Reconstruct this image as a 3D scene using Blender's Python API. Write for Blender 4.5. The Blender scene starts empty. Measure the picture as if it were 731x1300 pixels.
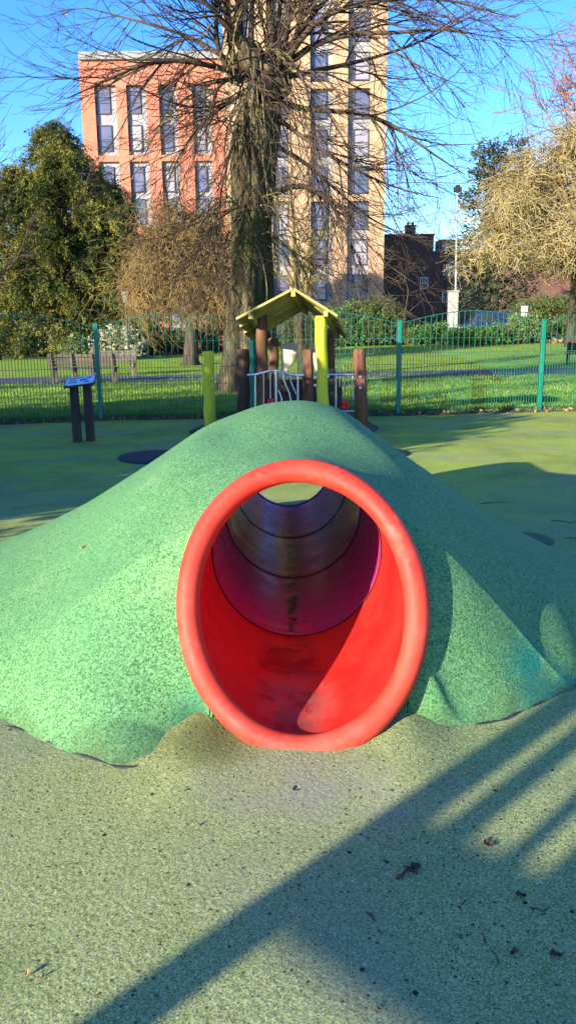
import bpy, bmesh, math, random
import numpy as np
from mathutils import Vector, Matrix, noise as mnoise
random.seed(7); RNG = np.random.default_rng(7)
S = bpy.context.scene; COL = S.collection
PI = math.pi

# ------------------------------------------------------------------ camera
TH, RO, CAMH = math.radians(13), math.radians(.6), 1.55
fw = Vector((0, math.cos(TH), -math.sin(TH))); U0 = Vector((0, math.sin(TH), math.cos(TH))); R0 = Vector((1, 0, 0))
RV = R0*math.cos(RO) - U0*math.sin(RO); UV = U0*math.cos(RO) + R0*math.sin(RO)
cam = bpy.data.cameras.new('camera'); co = bpy.data.objects.new('camera', cam); COL.objects.link(co)
m = Matrix((RV, UV, -fw)).transposed().to_4x4(); m.translation = (0, 0, CAMH); co.matrix_world = m
cam.sensor_fit = 'VERTICAL'; cam.sensor_height = 36; cam.sensor_width = 36; cam.lens = 36*1000/1300
cam.clip_start = .05; cam.clip_end = 900; S.camera = co

def ray(u, v): return fw + RV*((u-365.5)/1000) + UV*((650-v)/1000)
def W(u, v, Y):
    d = ray(u, v); return Vector((d.x*Y/d.y, Y, CAMH + d.z*Y/d.y))
def G(u, v, z=0):
    d = ray(u, v); t = (z-CAMH)/d.z; return Vector((d.x*t, d.y*t, z))

# ------------------------------------------------------------------ light
AZ, EL = math.radians(45), math.radians(14)
LH = Vector((math.sin(AZ), math.cos(AZ), 0))
w = bpy.data.worlds.new('World'); S.world = w; w.use_nodes = True
nt = w.node_tree; bg = nt.nodes['Background']
sky = nt.nodes.new('ShaderNodeTexSky'); sky.sky_type = 'NISHITA'; sky.sun_disc = False
sky.sun_elevation = EL; sky.sun_rotation = AZ + PI; sky.air_density = 1.0; sky.dust_density = .3; sky.ozone_density = 4.5
hs = nt.nodes.new('ShaderNodeHueSaturation'); hs.inputs['Saturation'].default_value = 1.2; hs.inputs['Hue'].default_value = .516
nt.links.new(sky.outputs[0], hs.inputs['Color']); nt.links.new(hs.outputs[0], bg.inputs[0])
bg.inputs[1].default_value = .15
sl = bpy.data.lights.new('sun', 'SUN'); sl.energy = 4.6; sl.angle = math.radians(.5); sl.color = (1, .9, .74)
so = bpy.data.objects.new('sun', sl); COL.objects.link(so)
so.rotation_euler = Vector((LH.x*math.cos(EL), LH.y*math.cos(EL), -math.sin(EL))).to_track_quat('-Z', 'Y').to_euler()
so.location = (-20, -20, 30)
vs = S.view_settings; vs.view_transform = 'Standard'; vs.look = 'None'; vs.exposure = 1.75; vs.gamma = 1
S.render.engine = 'CYCLES'; S.cycles.max_bounces = 6

# ------------------------------------------------------------------ materials
MATS = {}
def mat(name, col, rough=.7, var=None, scale=5, detail=4, bump=0, bscale=None, metal=0, spec=.4, stretch=(1,1,1), contrast=(.35,.65), coat=0, translucent=0):
    """principled with a two colour noise, optional bump"""
    if name in MATS: return MATS[name]
    M = bpy.data.materials.new(name); M.use_nodes = True; t = M.node_tree; N = t.nodes; L = t.links
    b = N['Principled BSDF']; b.inputs['Roughness'].default_value = rough; b.inputs['Metallic'].default_value = metal
    b.inputs['Specular IOR Level'].default_value = spec; b.inputs['Coat Weight'].default_value = coat
    b.inputs['Base Color'].default_value = (*col, 1)
    tc = N.new('ShaderNodeTexCoord'); mp = N.new('ShaderNodeMapping'); mp.inputs['Scale'].default_value = stretch
    L.new(tc.outputs['Object'], mp.inputs[0])
    if var:
        n = N.new('ShaderNodeTexNoise'); n.inputs['Scale'].default_value = scale; n.inputs['Detail'].default_value = detail
        L.new(mp.outputs[0], n.inputs['Vector'])
        r = N.new('ShaderNodeValToRGB'); r.color_ramp.elements[0].position, r.color_ramp.elements[1].position = contrast
        r.color_ramp.elements[0].color = (*col, 1); r.color_ramp.elements[1].color = (*var, 1)
        L.new(n.outputs[0], r.inputs[0]); L.new(r.outputs[0], b.inputs['Base Color'])
    if bump:
        n2 = N.new('ShaderNodeTexNoise'); n2.inputs['Scale'].default_value = bscale or scale*3; n2.inputs['Detail'].default_value = 5
        L.new(mp.outputs[0], n2.inputs['Vector'])
        bp = N.new('ShaderNodeBump'); bp.inputs['Strength'].default_value = bump; bp.inputs['Distance'].default_value = .02
        L.new(n2.outputs[0], bp.inputs['Height']); L.new(bp.outputs[0], b.inputs['Normal'])
    MATS[name] = M; return M

class NT:
    """tiny node graph helper"""
    def __init__(s, name):
        s.M = bpy.data.materials.new(name); s.M.use_nodes = True; s.t = s.M.node_tree; s.N = s.t.nodes; s.b = s.N['Principled BSDF']
        s.obj = s.N.new('ShaderNodeTexCoord').outputs['Object']; MATS[name] = s.M
    def link(s, a, b): s.t.links.new(a, b)
    def noise(s, scale, detail=3, vec=None, stretch=None, rough=.5, dist=0):
        n = s.N.new('ShaderNodeTexNoise'); n.inputs['Scale'].default_value = scale; n.inputs['Detail'].default_value = detail
        n.inputs['Roughness'].default_value = rough; n.inputs['Distortion'].default_value = dist
        v = vec or s.obj
        if stretch:
            mp = s.N.new('ShaderNodeMapping'); mp.inputs['Scale'].default_value = stretch; s.link(v, mp.inputs[0]); v = mp.outputs[0]
        s.link(v, n.inputs['Vector']); return n.outputs[0]
    def cells(s, scale):
        n = s.N.new('ShaderNodeTexVoronoi'); n.inputs['Scale'].default_value = scale; s.link(s.obj, n.inputs['Vector'])
        sp = s.N.new('ShaderNodeSeparateColor'); s.link(n.outputs['Color'], sp.inputs[0]); return sp.outputs[0], n.outputs['Distance']
    def ramp(s, f, stops):
        r = s.N.new('ShaderNodeValToRGB'); e = r.color_ramp.elements
        while len(e) < len(stops): e.new(.5)
        for k, (p, c) in enumerate(stops):
            e[k].position = p; e[k].color = (*(c if isinstance(c, tuple) else (c, c, c)), 1)
        s.link(f, r.inputs[0]); return r.outputs[0]
    def mix(s, f, a, b, mode='MIX'):
        n = s.N.new('ShaderNodeMix'); n.data_type = 'RGBA'; n.blend_type = mode
        if isinstance(f, float): n.inputs[0].default_value = f
        else: s.link(f, n.inputs[0])
        for k, x in ((6, a), (7, b)):
            if isinstance(x, tuple): n.inputs[k].default_value = (*x, 1)
            else: s.link(x, n.inputs[k])
        return n.outputs[2]
    def math(s, op, a, b=0):
        n = s.N.new('ShaderNodeMath'); n.operation = op
        for k, x in ((0, a), (1, b)):
            if isinstance(x, (int, float)): n.inputs[k].default_value = x
            else: s.link(x, n.inputs[k])
        return n.outputs[0]
    def axis(s, k):
        n = s.N.new('ShaderNodeSeparateXYZ'); s.link(s.obj, n.inputs[0]); return n.outputs[k]
    def blob(s, c, rad, soft=.5):
        """1 inside an ellipse round c fading to 0 outside"""
        mp = s.N.new('ShaderNodeMapping'); mp.vector_type = 'TEXTURE'; mp.inputs['Location'].default_value = c; mp.inputs['Scale'].default_value = rad
        s.link(s.obj, mp.inputs[0]); l = s.N.new('ShaderNodeVectorMath'); l.operation = 'LENGTH'; s.link(mp.outputs[0], l.inputs[0])
        return s.ramp(l.outputs['Value'], [(1-soft if soft < 1 else 0, 1.0), (1.0, 0.0)])
    def bump(s, h, strength, dist=.01):
        n = s.N.new('ShaderNodeBump'); n.inputs['Strength'].default_value = strength; n.inputs['Distance'].default_value = dist
        s.link(h, n.inputs['Height']); s.link(n.outputs[0], s.b.inputs['Normal'])
    def color(s, c): s.link(c, s.b.inputs['Base Color'])
    def set(s, **k):
        for a, v in k.items(): s.b.inputs[a.replace('_', ' ')].default_value = v

# rubber mound: mint green granules with dark specks
g = NT('mound_rubber'); c1, _ = g.cells(170); c2, d2 = g.cells(330)
base = g.ramp(c1, [(0, (.026, .078, .026)), (.22, (.062, .178, .06)), (.6, (.108, .275, .098)), (1, (.17, .35, .14))])
base = g.mix(g.ramp(c2, [(.0, .75), (.24, .0)]), base, (.012, .04, .022))
big = g.noise(1.3, 5, rough=.65)
base = g.mix(g.ramp(big, [(.36, .3), (.56, 0.0)]), base, (.05, .17, .08))
teal = g.math('MULTIPLY', g.blob((1.27, 3.12, .05), (.5, .17, .4), .4), g.ramp(g.noise(7), [(.35, .3), (.5, 1.0)]))
base = g.mix(teal, base, g.ramp(c1, [(0, (.008, .09, .06)), (1, (.02, .25, .16))]))
teal2 = g.blob((-.36, 2.85, .05), (.16, .22, .2), .8)
base = g.mix(g.math('MULTIPLY', teal2, .6), base, (.02, .2, .11))
dirt = g.math('MULTIPLY', g.ramp(g.axis(2), [(.0, .75), (.13, 0.0)]), g.ramp(g.noise(5, 5, rough=.7), [(.4, 0.0), (.62, 1.0)])); base = g.mix(dirt, base, (.06, .085, .03))
base = g.mix(g.math('MULTIPLY', g.ramp(g.noise(2.6, 6, rough=.72), [(.56, 0.0), (.74, 1.0)]), .4), base, (.19, .28, .13))
g.color(base); g.set(Roughness=.85, Specular_IOR_Level=.25); g.bump(g.math('ADD', c1, c2), .55, .006)

# wet-pour play surface, worn tan and moss green
g = NT('play_rubber'); c1, _ = g.cells(290); c2, _ = g.cells(400)
y = g.axis(1)
near = g.ramp(c1, [(0, (.1, .11, .03)), (.3, (.22, .26, .085)), (.75, (.33, .375, .13)), (1, (.44, .48, .25))])
moss = g.ramp(c1, [(0, (.2, .26, .025)), (1, (.44, .51, .07))])
far = g.ramp(g.math('MULTIPLY', y, .05), [(.2, 0.0), (.45, 1.0)])
moss = g.mix(g.math('MULTIPLY', g.ramp(g.noise(.8, 6, rough=.7), [(.45, 0.0), (.62, 1.0)]), .55), moss, (.13, .16, .03)); moss = g.mix(g.math('MULTIPLY', g.ramp(g.noise(5, 6, rough=.75), [(.55, 0.0), (.68, 1.0)]), .5), moss, (.3, .3, .12))
base = g.mix(far, near, moss)
base = g.mix(g.math('MULTIPLY', g.ramp(g.noise(.9, 4), [(.48, 0.0), (.66, 1.0)]), .55), base, g.ramp(c2, [(0, (.1, .12, .085)), (1, (.33, .33, .2))]))
base = g.mix(g.math('MULTIPLY', g.blob((.12, 2.45, 0), (.55, .32, 1), .8), g.ramp(g.noise(4), [(.35, .15), (.6, .9)])), base, g.ramp(c2, [(0, (.16, .155, .1)), (1, (.36, .35, .25))]))
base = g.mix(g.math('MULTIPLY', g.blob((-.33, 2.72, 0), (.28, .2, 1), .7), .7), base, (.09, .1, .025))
base = g.mix(g.math('MULTIPLY', g.ramp(g.noise(2.2, 6), [(.55, 0.0), (.72, 1.0)]), .4), base, (.1, .14, .035))
base = g.mix(g.ramp(c2, [(.0, .85), (.09, .0)]), base, (.02, .022, .015))
c3, d3 = g.cells(50); speck = g.math('MULTIPLY', g.ramp(c3, [(.8, 0.0), (.84, 1.0)]), g.ramp(d3, [(.2, 1.0), (.3, 0.0)])); base = g.mix(g.math('MULTIPLY', speck, .8), base, (.025, .02, .014))
c4, d4 = g.cells(17); speck = g.math('MULTIPLY', g.ramp(c4, [(.9, 0.0), (.91, 1.0)]), g.ramp(d4, [(.1, 1.0), (.16, 0.0)])); base = g.mix(speck, base, (.03, .02, .012))
base = g.mix(g.ramp(g.cells(190)[0], [(.99, 0.0), (.994, .6)]), base, (.5, .49, .4))
g.color(base); g.set(Roughness=.9, Specular_IOR_Level=.2); g.bump(g.math('ADD', c1, g.noise(60)), .5, .006)

# lawn
g = NT('lawn_grass')
base = g.ramp(g.noise(.7, 6, rough=.7), [(.3, (.14, .24, .014)), (.5, (.24, .37, .022)), (.72, (.36, .46, .045))])
base = g.mix(g.math('MULTIPLY', g.ramp(g.noise(14, 3, stretch=(1, .35, 1)), [(.35, 0.0), (.7, 1.0)]), .5), base, (.08, .15, .015))
base = g.mix(g.math('MULTIPLY', g.ramp(g.noise(.35, 5, rough=.7), [(.52, 0.0), (.66, 1.0)]), .5), base, (.2, .19, .06))
g.color(base); g.set(Roughness=.85, Specular_IOR_Level=.2); g.bump(g.noise(22, 4), 1.0, .08)

# red plastic
g = NT('red_plastic')
base = g.mix(g.ramp(g.noise(3, 5), [(.4, 0.0), (.75, .8)]), (.42, .026, .012), (.48, .06, .025))
scr = g.ramp(g.noise(5, 7, rough=.8), [(.52, 0.0), (.72, .5)])
base = g.mix(scr, base, (.6, .13, .09)); base = g.mix(g.ramp(g.noise(38, 4, rough=.8), [(.66, 0.0), (.74, .5)]), base, (.3, .05, .04))
base = g.mix(g.math('MULTIPLY', g.ramp(g.axis(2), [(.0, .8), (.2, 0.0)]), g.ramp(g.noise(8, 5, rough=.7), [(.42, 0.0), (.65, 1.0)])), base, (.2, .06, .04))
g.color(base); g.link(g.ramp(g.noise(12, 5), [(.3, .5), (.7, .75)]), g.b.inputs['Roughness']); g.set(Specular_IOR_Level=.35)
g.bump(g.noise(26, 4), .08, .004)

g = NT('red_plastic_inside')
base = g.mix(g.ramp(g.noise(4, 5), [(.4, 0.0), (.75, .8)]), (.52, .012, .01), (.6, .03, .015))
dusty = g.math('MULTIPLY', g.blob((.03, 3.03, .06), (.2, .36, .14), .5), g.ramp(g.noise(9, 5, rough=.7), [(.36, .1), (.52, 1.0)]))
damp = g.math('MULTIPLY', g.blob((.0, 3.25, .05), (.17, .7, .15), .35), g.ramp(g.noise(6, 5, dist=.6), [(.36, 0.0), (.6, .8)]))
base = g.mix(damp, base, (.17, .012, .018)); base = g.mix(g.math('MULTIPLY', dusty, .5), base, (.34, .13, .1))
base = g.mix(g.ramp(g.noise(60, 2), [(.7, 0.0), (.74, .6)]), base, (.12, .02, .02))
g.color(base); g.link(g.mix(damp, g.ramp(g.noise(12, 5), [(.3, .3), (.7, .5)]), (.1, .1, .1)), g.b.inputs['Roughness']); g.set(Specular_IOR_Level=.5)
g.bump(g.noise(30, 4), .08, .004)

g = NT('maroon_plastic')
base = g.ramp(g.noise(3, 5, stretch=(1, .5, 1)), [(.35, (.5, .018, .1)), (.7, (.36, .03, .2))])
crk = g.math('MULTIPLY', g.blob((.02, 4.75, .1), (.035, 1.9, .3), .3), g.ramp(g.noise(14, 4, dist=1), [(.47, 0.0), (.53, 1.0)]))
base = g.mix(crk, base, (.015, .006, .008))
base = g.mix(g.math('MULTIPLY', g.ramp(g.noise(20, 5, stretch=(1, .2, 1), rough=.7), [(.55, 0.0), (.7, 1.0)]), .45), base, (.2, .09, .12))
g.color(base); g.link(g.ramp(g.noise(9, 5), [(.3, .22), (.7, .42)]), g.b.inputs['Roughness']); g.set(Specular_IOR_Level=.1)
g.bump(g.noise(14, 5), .25, .006)

def brick_mat(name, a, b_, mortar, scale=1.0, rough=.85):
    g = NT(name); mp = g.N.new('ShaderNodeMapping'); mp.inputs['Rotation'].default_value = (PI/2, 0, 0)
    # walls face the viewer: x and z drive the courses
    sp = g.N.new('ShaderNodeSeparateXYZ'); g.link(g.obj, sp.inputs[0]); cb = g.N.new('ShaderNodeCombineXYZ')
    g.link(g.math('ADD', sp.outputs[0], sp.outputs[1]), cb.inputs[0]); g.link(sp.outputs[2], cb.inputs[1])
    t = g.N.new('ShaderNodeTexBrick'); t.inputs['Scale'].default_value = scale; t.inputs['Brick Width'].default_value = .45; t.inputs['Row Height'].default_value = .15
    t.inputs['Mortar Size'].default_value = .018
    t.inputs['Color1'].default_value = (*a, 1); t.inputs['Color2'].default_value = (*b_, 1); t.inputs['Mortar'].default_value = (*mortar, 1)
    g.link(cb.outputs[0], t.inputs['Vector'])
    c = g.mix(g.math('MULTIPLY', g.ramp(g.noise(.5, 6, rough=.7), [(.4, 0.0), (.7, 1.0)]), .4), t.outputs[0], tuple(x*.6 for x in a))
    g.color(c); g.set(Roughness=rough, Specular_IOR_Level=.2); g.bump(t.outputs['Fac'], -.3, .02); return g.M
brick_mat('pale_brick', (.43, .27, .155), (.36, .215, .12), (.38, .27, .18))
brick_mat('orange_brick', (.5, .16, .095), (.44, .135, .08), (.42, .19, .13))
brick_mat('dark_brick', (.15, .062, .048), (.1, .045, .037), (.12, .09, .075))
brick_mat('red_brick', (.28, .075, .045), (.22, .06, .04), (.25, .17, .13))

def bark(name, a, b_, c_, sc=6):
    g = NT(name); n = g.noise(sc, 8, stretch=(1, 1, .16), rough=.75)
    col = g.ramp(n, [(.3, a), (.52, b_), (.72, c_)]); col = g.mix(g.math('MULTIPLY', g.ramp(g.noise(1.4, 5), [(.45, 0.0), (.65, 1.0)]), .55), col, tuple(x*f for x, f in zip(b_, (.7, 1.05, .45))))
    g.color(col); g.set(Roughness=.95, Specular_IOR_Level=.1); g.bump(n, 1.0, .06); return g.M
bark('lime_bark', (.018, .014, .01), (.09, .072, .038), (.24, .2, .12))
bark('dark_bark', (.02, .016, .013), (.06, .048, .036), (.11, .09, .07))
mat('twig_dark', (.035, .024, .018), .9, (.085, .06, .042), 1.5, spec=.1)
mat('twig_mossy', (.11, .1, .03), .9, (.2, .17, .07), 1.2, spec=.1)
mat('twig_gold', (.18, .14, .06), .9, (.38, .3, .14), .9, spec=.1)
mat('twig_ochre', (.15, .095, .04), .9, (.25, .175, .07), .9, spec=.1)
mat('twig_pink', (.16, .085, .07), .9, (.26, .15, .12), .9, spec=.1)
mat('yew_leaf', (.03, .05, .01), .7, (.17, .16, .022), .55, 5, spec=.2, contrast=(.4, .62))
mat('holm_leaf', (.02, .028, .012), .7, (.05, .06, .025), .8, spec=.2)
mat('laurel_leaf', (.03, .085, .015), .5, (.1, .19, .03), 1.5, spec=.3)
mat('bush_leaf', (.035, .06, .015), .7, (.1, .13, .035), 1.5, spec=.2)
mat('pale_leaf', (.2, .23, .12), .7, (.38, .38, .24), 2.5, spec=.2)
mat('privet_leaf', (.07, .12, .035), .7, (.14, .19, .06), 1.8, spec=.2)
mat('asphalt', (.06, .06, .07), .9, (.09, .088, .1), 8, bump=.3, bscale=90)
mat('soil', (.05, .035, .02), .95, (.12, .07, .035), 2.5, bump=.8, bscale=25)
mat('leaf_litter', (.12, .06, .025), .9, (.3, .19, .09), 9)
mat('fence_green', (.005, .135, .085), .45, (.01, .17, .11), 3, spec=.4)
mat('fence_wire', (.008, .11, .07), .5, spec=.4)
bark('log_brown', (.06, .03, .022), (.18, .08, .052), (.3, .16, .11), 11)
bark('log_dark', (.03, .018, .014), (.085, .045, .034), (.16, .1, .075), 11)
mat('log_yellow', (.56, .53, .02), .75, (.4, .37, .05), 9, 8, bump=.6, bscale=22, stretch=(1, 1, .16), contrast=(.45, .75))
mat('plank_yellow', (.22, .19, .05), .8, (.38, .34, .1), 4, 6, bump=.3, stretch=(1, .3, 1))
mat('board_tan', (.5, .4, .29), .75, (.6, .5, .38), 3, 5)
mat('dark_timber', (.035, .025, .02), .85, (.06, .045, .035), 6, bump=.4)
mat('steel', (.55, .56, .58), .35, metal=.85)
mat('bolt_steel', (.45, .46, .48), .4, metal=.8)
mat('knob_red', (.62, .012, .01), .35)
mat('seam_maroon', (.05, .008, .014), .6)
mat('black_rubber', (.024, .022, .02), .85, (.035, .038, .04), 30, bump=.4, bscale=90)
mat('green_rubber', (.035, .075, .03), .9, (.08, .14, .055), 40, bump=.4, bscale=150)
mat('sign_post', (.035, .022, .017), .85, (.075, .05, .038), 5, 6, bump=.4, stretch=(1, 1, .3))
mat('sign_face', (.55, .57, .6), .4, (.65, .66, .68), 3, spec=.6)
mat('sign_ink', (.05, .06, .09), .4)
mat('sign_frame', (.025, .028, .035), .5)
mat('bench_wood', (.09, .07, .05), .85, (.16, .125, .09), 6, 6, bump=.4, stretch=(.25, 1, 1))
mat('black_metal', (.015, .016, .018), .45)
mat('lamp_glass', (.22, .24, .25), .15, spec=.6)
mat('galvanised', (.34, .36, .37), .5, metal=.5)
mat('concrete', (.26, .24, .21), .85, (.34, .32, .28), 5, bump=.3)
mat('grey_panel', (.2, .19, .2), .5, (.26, .25, .26), 1.5)
mat('parapet_grey', (.2, .2, .2), .6)
mat('window_frame', (.05, .055, .065), .5)
mat('window_glass', (.05, .07, .12), .08, (.14, .12, .19), .33, 1, spec=.7)
mat('glass_dark', (.02, .024, .03), .08, spec=.7)
mat('white_paint', (.6, .6, .58), .5, (.5, .5, .48), 6)
mat('roof_slate', (.06, .06, .065), .7, (.09, .09, .1), 4)
mat('car_blue', (.008, .025, .08), .35, coat=.3); mat('car_silver', (.45, .48, .52), .3, metal=.5, coat=.5)
mat('tyre', (.015, .015, .015), .8); mat('headlamp', (.7, .7, .68), .1)
mat('debris_brown', (.035, .02, .012), .9, (.09, .045, .025), 60); mat('debris_tan', (.35, .17, .07), .8, (.45, .25, .1), 40)

# ------------------------------------------------------------------ object helpers
ORG = {}
def tag(o, label=None, cat=None, group=None, kind=None):
    if label: o['label'] = label
    if cat: o['category'] = cat
    if group: o['group'] = group
    if kind: o['kind'] = kind
    return o
def thing(name, label, cat, loc, group=None):
    o = bpy.data.objects.new(name, None); o.empty_display_size = .1; COL.objects.link(o); o.location = loc
    ORG[o.name] = Vector(loc); return tag(o, label, cat, group)
def org(parent):
    return ORG[parent.name] if parent is not None else Vector((0, 0, 0))
def link_mesh(name, me, material, parent=None, origin=None):
    o = bpy.data.objects.new(name, me); COL.objects.link(o)
    for x in (material if isinstance(material, (list, tuple)) else [material]): me.materials.append(MATS[x] if isinstance(x, str) else x)
    if parent is not None: o.parent = parent; ORG[o.name] = ORG[parent.name]
    elif origin is not None: o.location = origin; ORG[o.name] = Vector(origin)
    else: ORG[o.name] = Vector((0, 0, 0))
    return o
class MB:
    def __init__(s): s.v = []; s.f = []; s.sm = []
    def add(s, vs, fs, smooth=False):
        n = len(s.v); s.v += [tuple(x) for x in vs]; s.f += [tuple(i+n for i in f) for f in fs]; s.sm += [smooth]*len(fs); return s
    def box(s, c, d, rot=None, taper=1):
        c = Vector(c); vs = []
        for z in (-1, 1):
            k = taper if z > 0 else 1
            for (x, y) in ((-1, -1), (1, -1), (1, 1), (-1, 1)):
                p = Vector((x*d[0]/2*k, y*d[1]/2*k, z*d[2]/2)); vs.append(c + (rot @ p if rot else p))
        return s.add(vs, [(3, 2, 1, 0), (4, 5, 6, 7), (0, 1, 5, 4), (1, 2, 6, 5), (2, 3, 7, 6), (3, 0, 4, 7)])
    def beam(s, a, b, wd, ht, up=(0, 0, 1)):
        a = Vector(a); b = Vector(b); t = (b-a).normalized(); x = t.cross(Vector(up)).normalized(); z = x.cross(t)
        vs = [p + x*i*wd/2 + z*j*ht/2 for p in (a, b) for (i, j) in ((-1, -1), (1, -1), (1, 1), (-1, 1))]
        return s.add(vs, [(0, 1, 2, 3), (7, 6, 5, 4), (0, 4, 5, 1), (1, 5, 6, 2), (2, 6, 7, 3), (3, 7, 4, 0)])
    def tube(s, pts, r, sides=8, cap=True):
        pts = [Vector(p) for p in pts]; n = len(pts); vs = []; ref = None
        for i, p in enumerate(pts):
            t = (pts[min(i+1, n-1)] - pts[max(i-1, 0)]).normalized()
            if ref is None: ref = Vector((0, 0, 1)) if abs(t.z) < .9 else Vector((1, 0, 0))
            x = (ref - t*ref.dot(t)).normalized(); ref = x; y_ = t.cross(x); rr = r[i] if isinstance(r, (list, tuple)) else r
            vs += [p + (x*math.cos(2*PI*k/sides) + y_*math.sin(2*PI*k/sides))*rr for k in range(sides)]
        fs = [(i*sides+k, i*sides+(k+1) % sides, (i+1)*sides+(k+1) % sides, (i+1)*sides+k) for i in range(n-1) for k in range(sides)]
        s.add(vs, fs, True)
        if cap: s.add(vs[:sides], [tuple(reversed(range(sides)))]); s.add(vs[-sides:], [tuple(range(sides))])
        return s
    def prism(s, poly, off):
        """closed polygon (3D points) extruded by off"""
        a = [Vector(p) for p in poly]; n = len(a); b = [p + Vector(off) for p in a]
        return s.add(a+b, [tuple(range(n)), tuple(reversed(range(n, 2*n)))] + [(i, n+i, n+(i+1) % n, (i+1) % n) for i in range(n)])
    def build(s, name, material, parent=None, bevel=0, origin=None):
        o0 = org(parent) if parent is not None else Vector(origin or (0, 0, 0))
        me = bpy.data.meshes.new(name); me.from_pydata([tuple(Vector(p)-o0) for p in s.v], [], s.f); 
        me.polygons.foreach_set('use_smooth', s.sm); bm = bmesh.new(); bm.from_mesh(me)
        bmesh.ops.recalc_face_normals(bm, faces=bm.faces)
        if bevel:
            es = [e for e in bm.edges if len(e.link_faces) == 2 and e.calc_face_angle(0) > .6]
            bmesh.ops.bevel(bm, geom=es, offset=bevel, segments=2, profile=.5, affect='EDGES')
        bm.to_mesh(me); bm.free(); me.update()
        return link_mesh(name, me, material, parent, origin)
def mesh_np(name, V, F, material, parent=None, smooth=False, origin=None):
    V = np.asarray(V, np.float32).reshape(-1, 3) - np.array(org(parent) if parent is not None else (origin or (0, 0, 0)), np.float32)
    F = np.asarray(F, np.int32); k = F.shape[1]
    me = bpy.data.meshes.new(name); me.vertices.add(len(V)); me.vertices.foreach_set('co', V.ravel())
    me.loops.add(F.size); me.loops.foreach_set('vertex_index', F.ravel())
    me.polygons.add(len(F)); me.polygons.foreach_set('loop_start', np.arange(0, F.size, k, dtype=np.int32))
    me.polygons.foreach_set('use_smooth', np.full(len(F), smooth)); me.update(calc_edges=True); me.validate()
    return link_mesh(name, me, material, parent, origin)
def copy_tree(o, parent=None):
    c = o.copy(); COL.objects.link(c); c.parent = parent
    for ch in [x for x in COL.objects if x.parent == o]: copy_tree(ch, c)
    return c

# ------------------------------------------------------------------ plant helpers
def nrm(a): return a/np.maximum(np.linalg.norm(a, axis=-1, keepdims=True), 1e-9)
def grow(P, D, L, R, n, wig=.15, grav=0., tip=0., taper=.35, rng=RNG):
    """march B branches n steps: returns points (B,n+1,3), radii (B,n+1)"""
    P = np.array(P, float); D = nrm(np.array(D, float)); B = len(P); pts = [P]; L = np.broadcast_to(np.asarray(L, float), (B,)); R = np.broadcast_to(np.asarray(R, float), (B,))
    for i in range(n):
        f = i/n
        D = nrm(D + rng.normal(0, wig, (B, 3)) + np.array([0, 0, -1])*(grav*(1-f)*1.2) + np.array([0, 0, 1])*(tip*f)); P = P + D*(L/n)[:, None]; pts.append(P)
    pts = np.stack(pts, 1); rad = R[:, None]*(1-(1-taper)*np.linspace(0, 1, n+1)[None]); return pts, rad
def spawn(pts, rad, k, tmin=.2, tmax=1, ang=(.5, 1.1), rscale=.6, rng=RNG, up=0.):
    B, n1, _ = pts.shape; idx = np.repeat(np.arange(B), k); t = rng.uniform(tmin, tmax, B*k)*(n1-1); i = np.minimum(t.astype(int), n1-2); fr = (t-i)[:, None]
    a = pts[idx, i]; b = pts[idx, i+1]; P = a + (b-a)*fr; T = nrm(b-a); q = nrm(np.cross(T, rng.normal(size=(B*k, 3)))); al = rng.uniform(*ang, B*k)[:, None]
    D = T*np.cos(al) + q*np.sin(al); D[:, 2] += up; R = rad[idx, i]*rscale; return P, nrm(D), R, idx
def tubes(pts, rad, sides=4, rmin=0):
    B, n1, _ = pts.shape; T = np.empty_like(pts); T[:, 1:-1] = pts[:, 2:]-pts[:, :-2]; T[:, 0] = pts[:, 1]-pts[:, 0]; T[:, -1] = pts[:, -1]-pts[:, -2]; T = nrm(T)
    ref = np.zeros_like(T); ref[..., 0] = .57; ref[..., 1] = .62; ref[..., 2] = .54; x = nrm(np.cross(T, ref)); y = np.cross(T, x); r = np.maximum(rad, rmin)[..., None, None]
    a = np.arange(sides)*2*PI/sides; V = pts[:, :, None] + r*(x[:, :, None]*np.cos(a)[None, None, :, None] + y[:, :, None]*np.sin(a)[None, None, :, None])
    base = np.arange(B)[:, None, None]*n1*sides + np.arange(n1-1)[None, :, None]*sides; k = np.arange(sides)[None, None]; k2 = (k+1) % sides
    F = np.stack([base+k, base+k2, base+sides+k2, base+sides+k], -1).reshape(-1, 4); return V.reshape(-1, 3), F
def merge(parts):
    Vs, Fs, o = [], [], 0
    for V, F in parts: Vs.append(V); Fs.append(F+o); o += len(V)
    return np.concatenate(Vs), np.concatenate(Fs)
def leaves(C, D, m_, spread, size, ratio=2.2, along=.6, rng=RNG):
    """m_ leaf quads round every centre C, long axis mostly along D"""
    C = np.repeat(C, m_, 0); D = np.repeat(D, m_, 0); N = len(C); P = C + rng.normal(0, 1, (N, 3))*spread
    l = nrm(D*along + rng.normal(0, .5, (N, 3))); s_ = nrm(np.cross(l, rng.normal(size=(N, 3)))); sz = (size*rng.uniform(.6, 1.4, N))[:, None]
    V = np.stack([P, P + l*sz*.5 + s_*sz/ratio*.5, P + l*sz, P + l*sz*.5 - s_*sz/ratio*.5], 1).reshape(-1, 3); return V, np.arange(N*4).reshape(-1, 4)
def resample(poly, n):
    p = np.array([tuple(q) for q in poly], float); d = np.r_[0, np.cumsum(np.linalg.norm(np.diff(p, axis=0), axis=1))]; t = np.linspace(0, d[-1], n)
    # smooth by Catmull-like double interpolation
    q = np.stack([np.interp(t, d, p[:, k]) for k in range(3)], 1); z = q.copy()
    for _ in range(2): z[1:-1] = (z[:-2] + 2*z[1:-1] + z[2:])/4
    return z
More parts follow.
